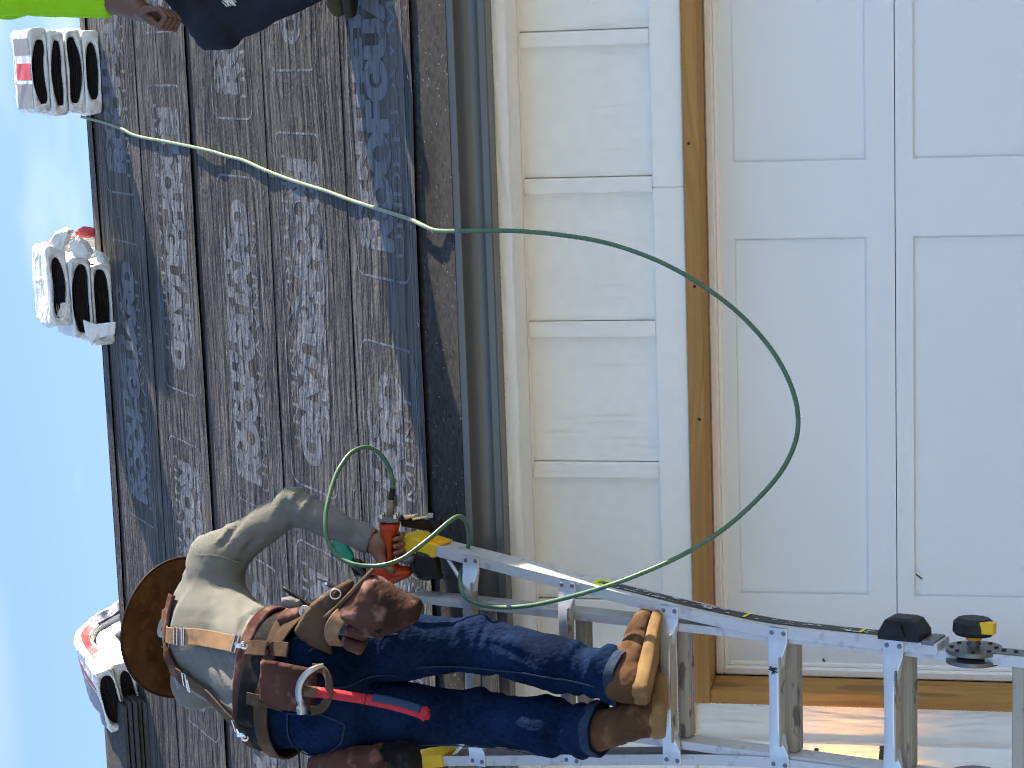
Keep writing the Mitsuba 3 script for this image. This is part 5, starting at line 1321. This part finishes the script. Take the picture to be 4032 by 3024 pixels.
def pants2(P):
    d = [ell_d(P, P2 - t2 * .06, (.17, .17, .15))]
    for H, K, A in ((HP2a, K2a, A2a), (HP2b, K2b, A2b)):
        d += [cone_d(P, H, K, .112, .086), np.maximum(cone_d(P, K, A, .086, .070), (P - A) @ nrm(A - K))]
    return smin(d, .03)


def pfold(v):
    k = np.exp(-(np.linalg.norm(v - K2a, axis=1) / .16) ** 2)
    return .034 * (.4 + k) * (meshkit.fbm(np.stack([v[:, 0] * 8 + v[:, 2] * 16, v[:, 1] * 5, v[:, 2] * 5 - v[:, 0] * 16], -1), 3, 8) - .5)


add("trousers", mesh_sdf(pants2, (-.25, 5.75, 2.95), (.65, 6.65, 4.15), .011, pfold), "dark_work_cloth", W2, smooth=True)
H2c = C2 + t2 * .27 + f2 * .04
l2 = np.cross(f2, t2)
fa = nrm(H2a - E2a); gx2 = nrm(np.array([0, 1, 0]) - fa * fa[1]); gu2 = np.cross(fa, gx2); gu2 = gu2 if gu2[0] < 0 else -gu2
ch2 = []
for i, k in enumerate((.95, 1.0, .95, .82)):
    o = H2a + fa * .075 + gx2 * (-.030 + .020 * i) + gu2 * .012
    ch2.append(([o, o + fa * .040 + gu2 * .006, o + fa * .052 - gu2 * .026, o + fa * .022 - gu2 * .040], k))
ch2.append(([H2a + fa * .02 - gx2 * .03, H2a + fa * .055 - gx2 * .045 - gu2 * .016, H2a + fa * .09 - gx2 * .030 - gu2 * .030], 1.1))
ff2 = fingers(ch2, .0105, .0088)
hand2 = lambda P: smin([cone_d(P, E2a, H2a - fa * .02, .047, .032), cone_d(P, H2a - fa * .03, H2a, .032, .030)] + [cone_d(P, H2a + gx2 * (-.014 + .009 * i), H2a + fa * .075 + gx2 * (-.030 + .020 * i) + gu2 * .010, .021, .014) for i in range(4)] + [ff2(P)], .008)
fb = nrm(H2b - E2b)
ch3 = [([H2b + fb * .07 + np.array([0, -.03 + .02 * i, 0]), H2b + fb * .11 + np.array([0, -.03 + .02 * i, -.004]), H2b + fb * .14 + np.array([-.01, -.03 + .02 * i, -.02])], k) for i, k in enumerate((.82, .95, 1, .95))] + [([H2b + fb * .02 + np.array([0, .03, 0]), H2b + fb * .05 + np.array([-.01, .05, 0]), H2b + fb * .08 + np.array([-.01, .055, -.01])], 1.1)]
ff3 = fingers(ch3, .0105, .0088)


def body2(P):
    d = smin([cone_d(P, P2, C2, .13, .14), cone_d(P, S2a, S2b, .055, .055), cone_d(P, C2, H2c - t2 * .06, .07, .06), head_d(P, H2c, -t2, f2, -l2)], .03)
    d = smin([d, cone_d(P, S2a, E2a, .055, .047), cone_d(P, S2b, E2b, .055, .045), cone_d(P, E2b, H2b, .045, .030), cone_d(P, H2b, H2b + fb * .07, .03, .026), ff3(P)], .015)
    for H, K, A in ((HP2a, K2a, A2a), (HP2b, K2b, A2b)): d = smin([d, cone_d(P, H, K, .075, .055), cone_d(P, K, A, .055, .040)], .02)
    return d


add("body", cat([mesh_sdf(body2, (-.25, 5.65, 2.95), (.75, 6.70, 5.10), .014), mesh_sdf(hand2, np.minimum(E2a, H2a) - .14, np.maximum(E2a, H2a) + .14, .0042)]), "skin_brown", W2, smooth=True)
A_ = np.stack([-l2, f2, t2])
add("hair", mesh_sdf(lambda P: np.maximum(ell_d((P - H2c) @ A_.T, (0, -.006, .006), (.082, .098, .102)), ((P - H2c) @ A_.T)[:, 1] - .03 - .6 * ((P - H2c) @ A_.T)[:, 2]), H2c - .15, H2c + .15, .009), "hat_edge", W2, smooth=True)
for hl, A, nm in ((np.array((0.3816, 5.8555, 3.2338)), A2a, "__boot"), (A2b + np.array([.06, -.0, -.09]), A2b, "__boot_001")):
    so, up_, (O, R) = boot(hl, (-.97, -.24), .0, A)
    add("upper", up_, "olive_boot", W2 + nm, smooth=True)
    add("sole", so, "dark_sole", W2 + nm, smooth=40)
# a pale frayed tear over the knee
fr = []
for i in range(16):
    a = np.array((0.1691, 5.9100, 3.6574)) + np.array([RNG.uniform(-.012, .012), RNG.uniform(-.006, 0), RNG.uniform(-.016, .016)])
    P, g = project(pants2, np.array([a, a + [-.018, 0, -.012 + RNG.uniform(-.01, .01)]]), .009); fr.append(cyl(P[0], P[1], .0016, 5))
add("frayed_threads", cat(fr), "sticker_white", W2, smooth=True, kind="stuff")
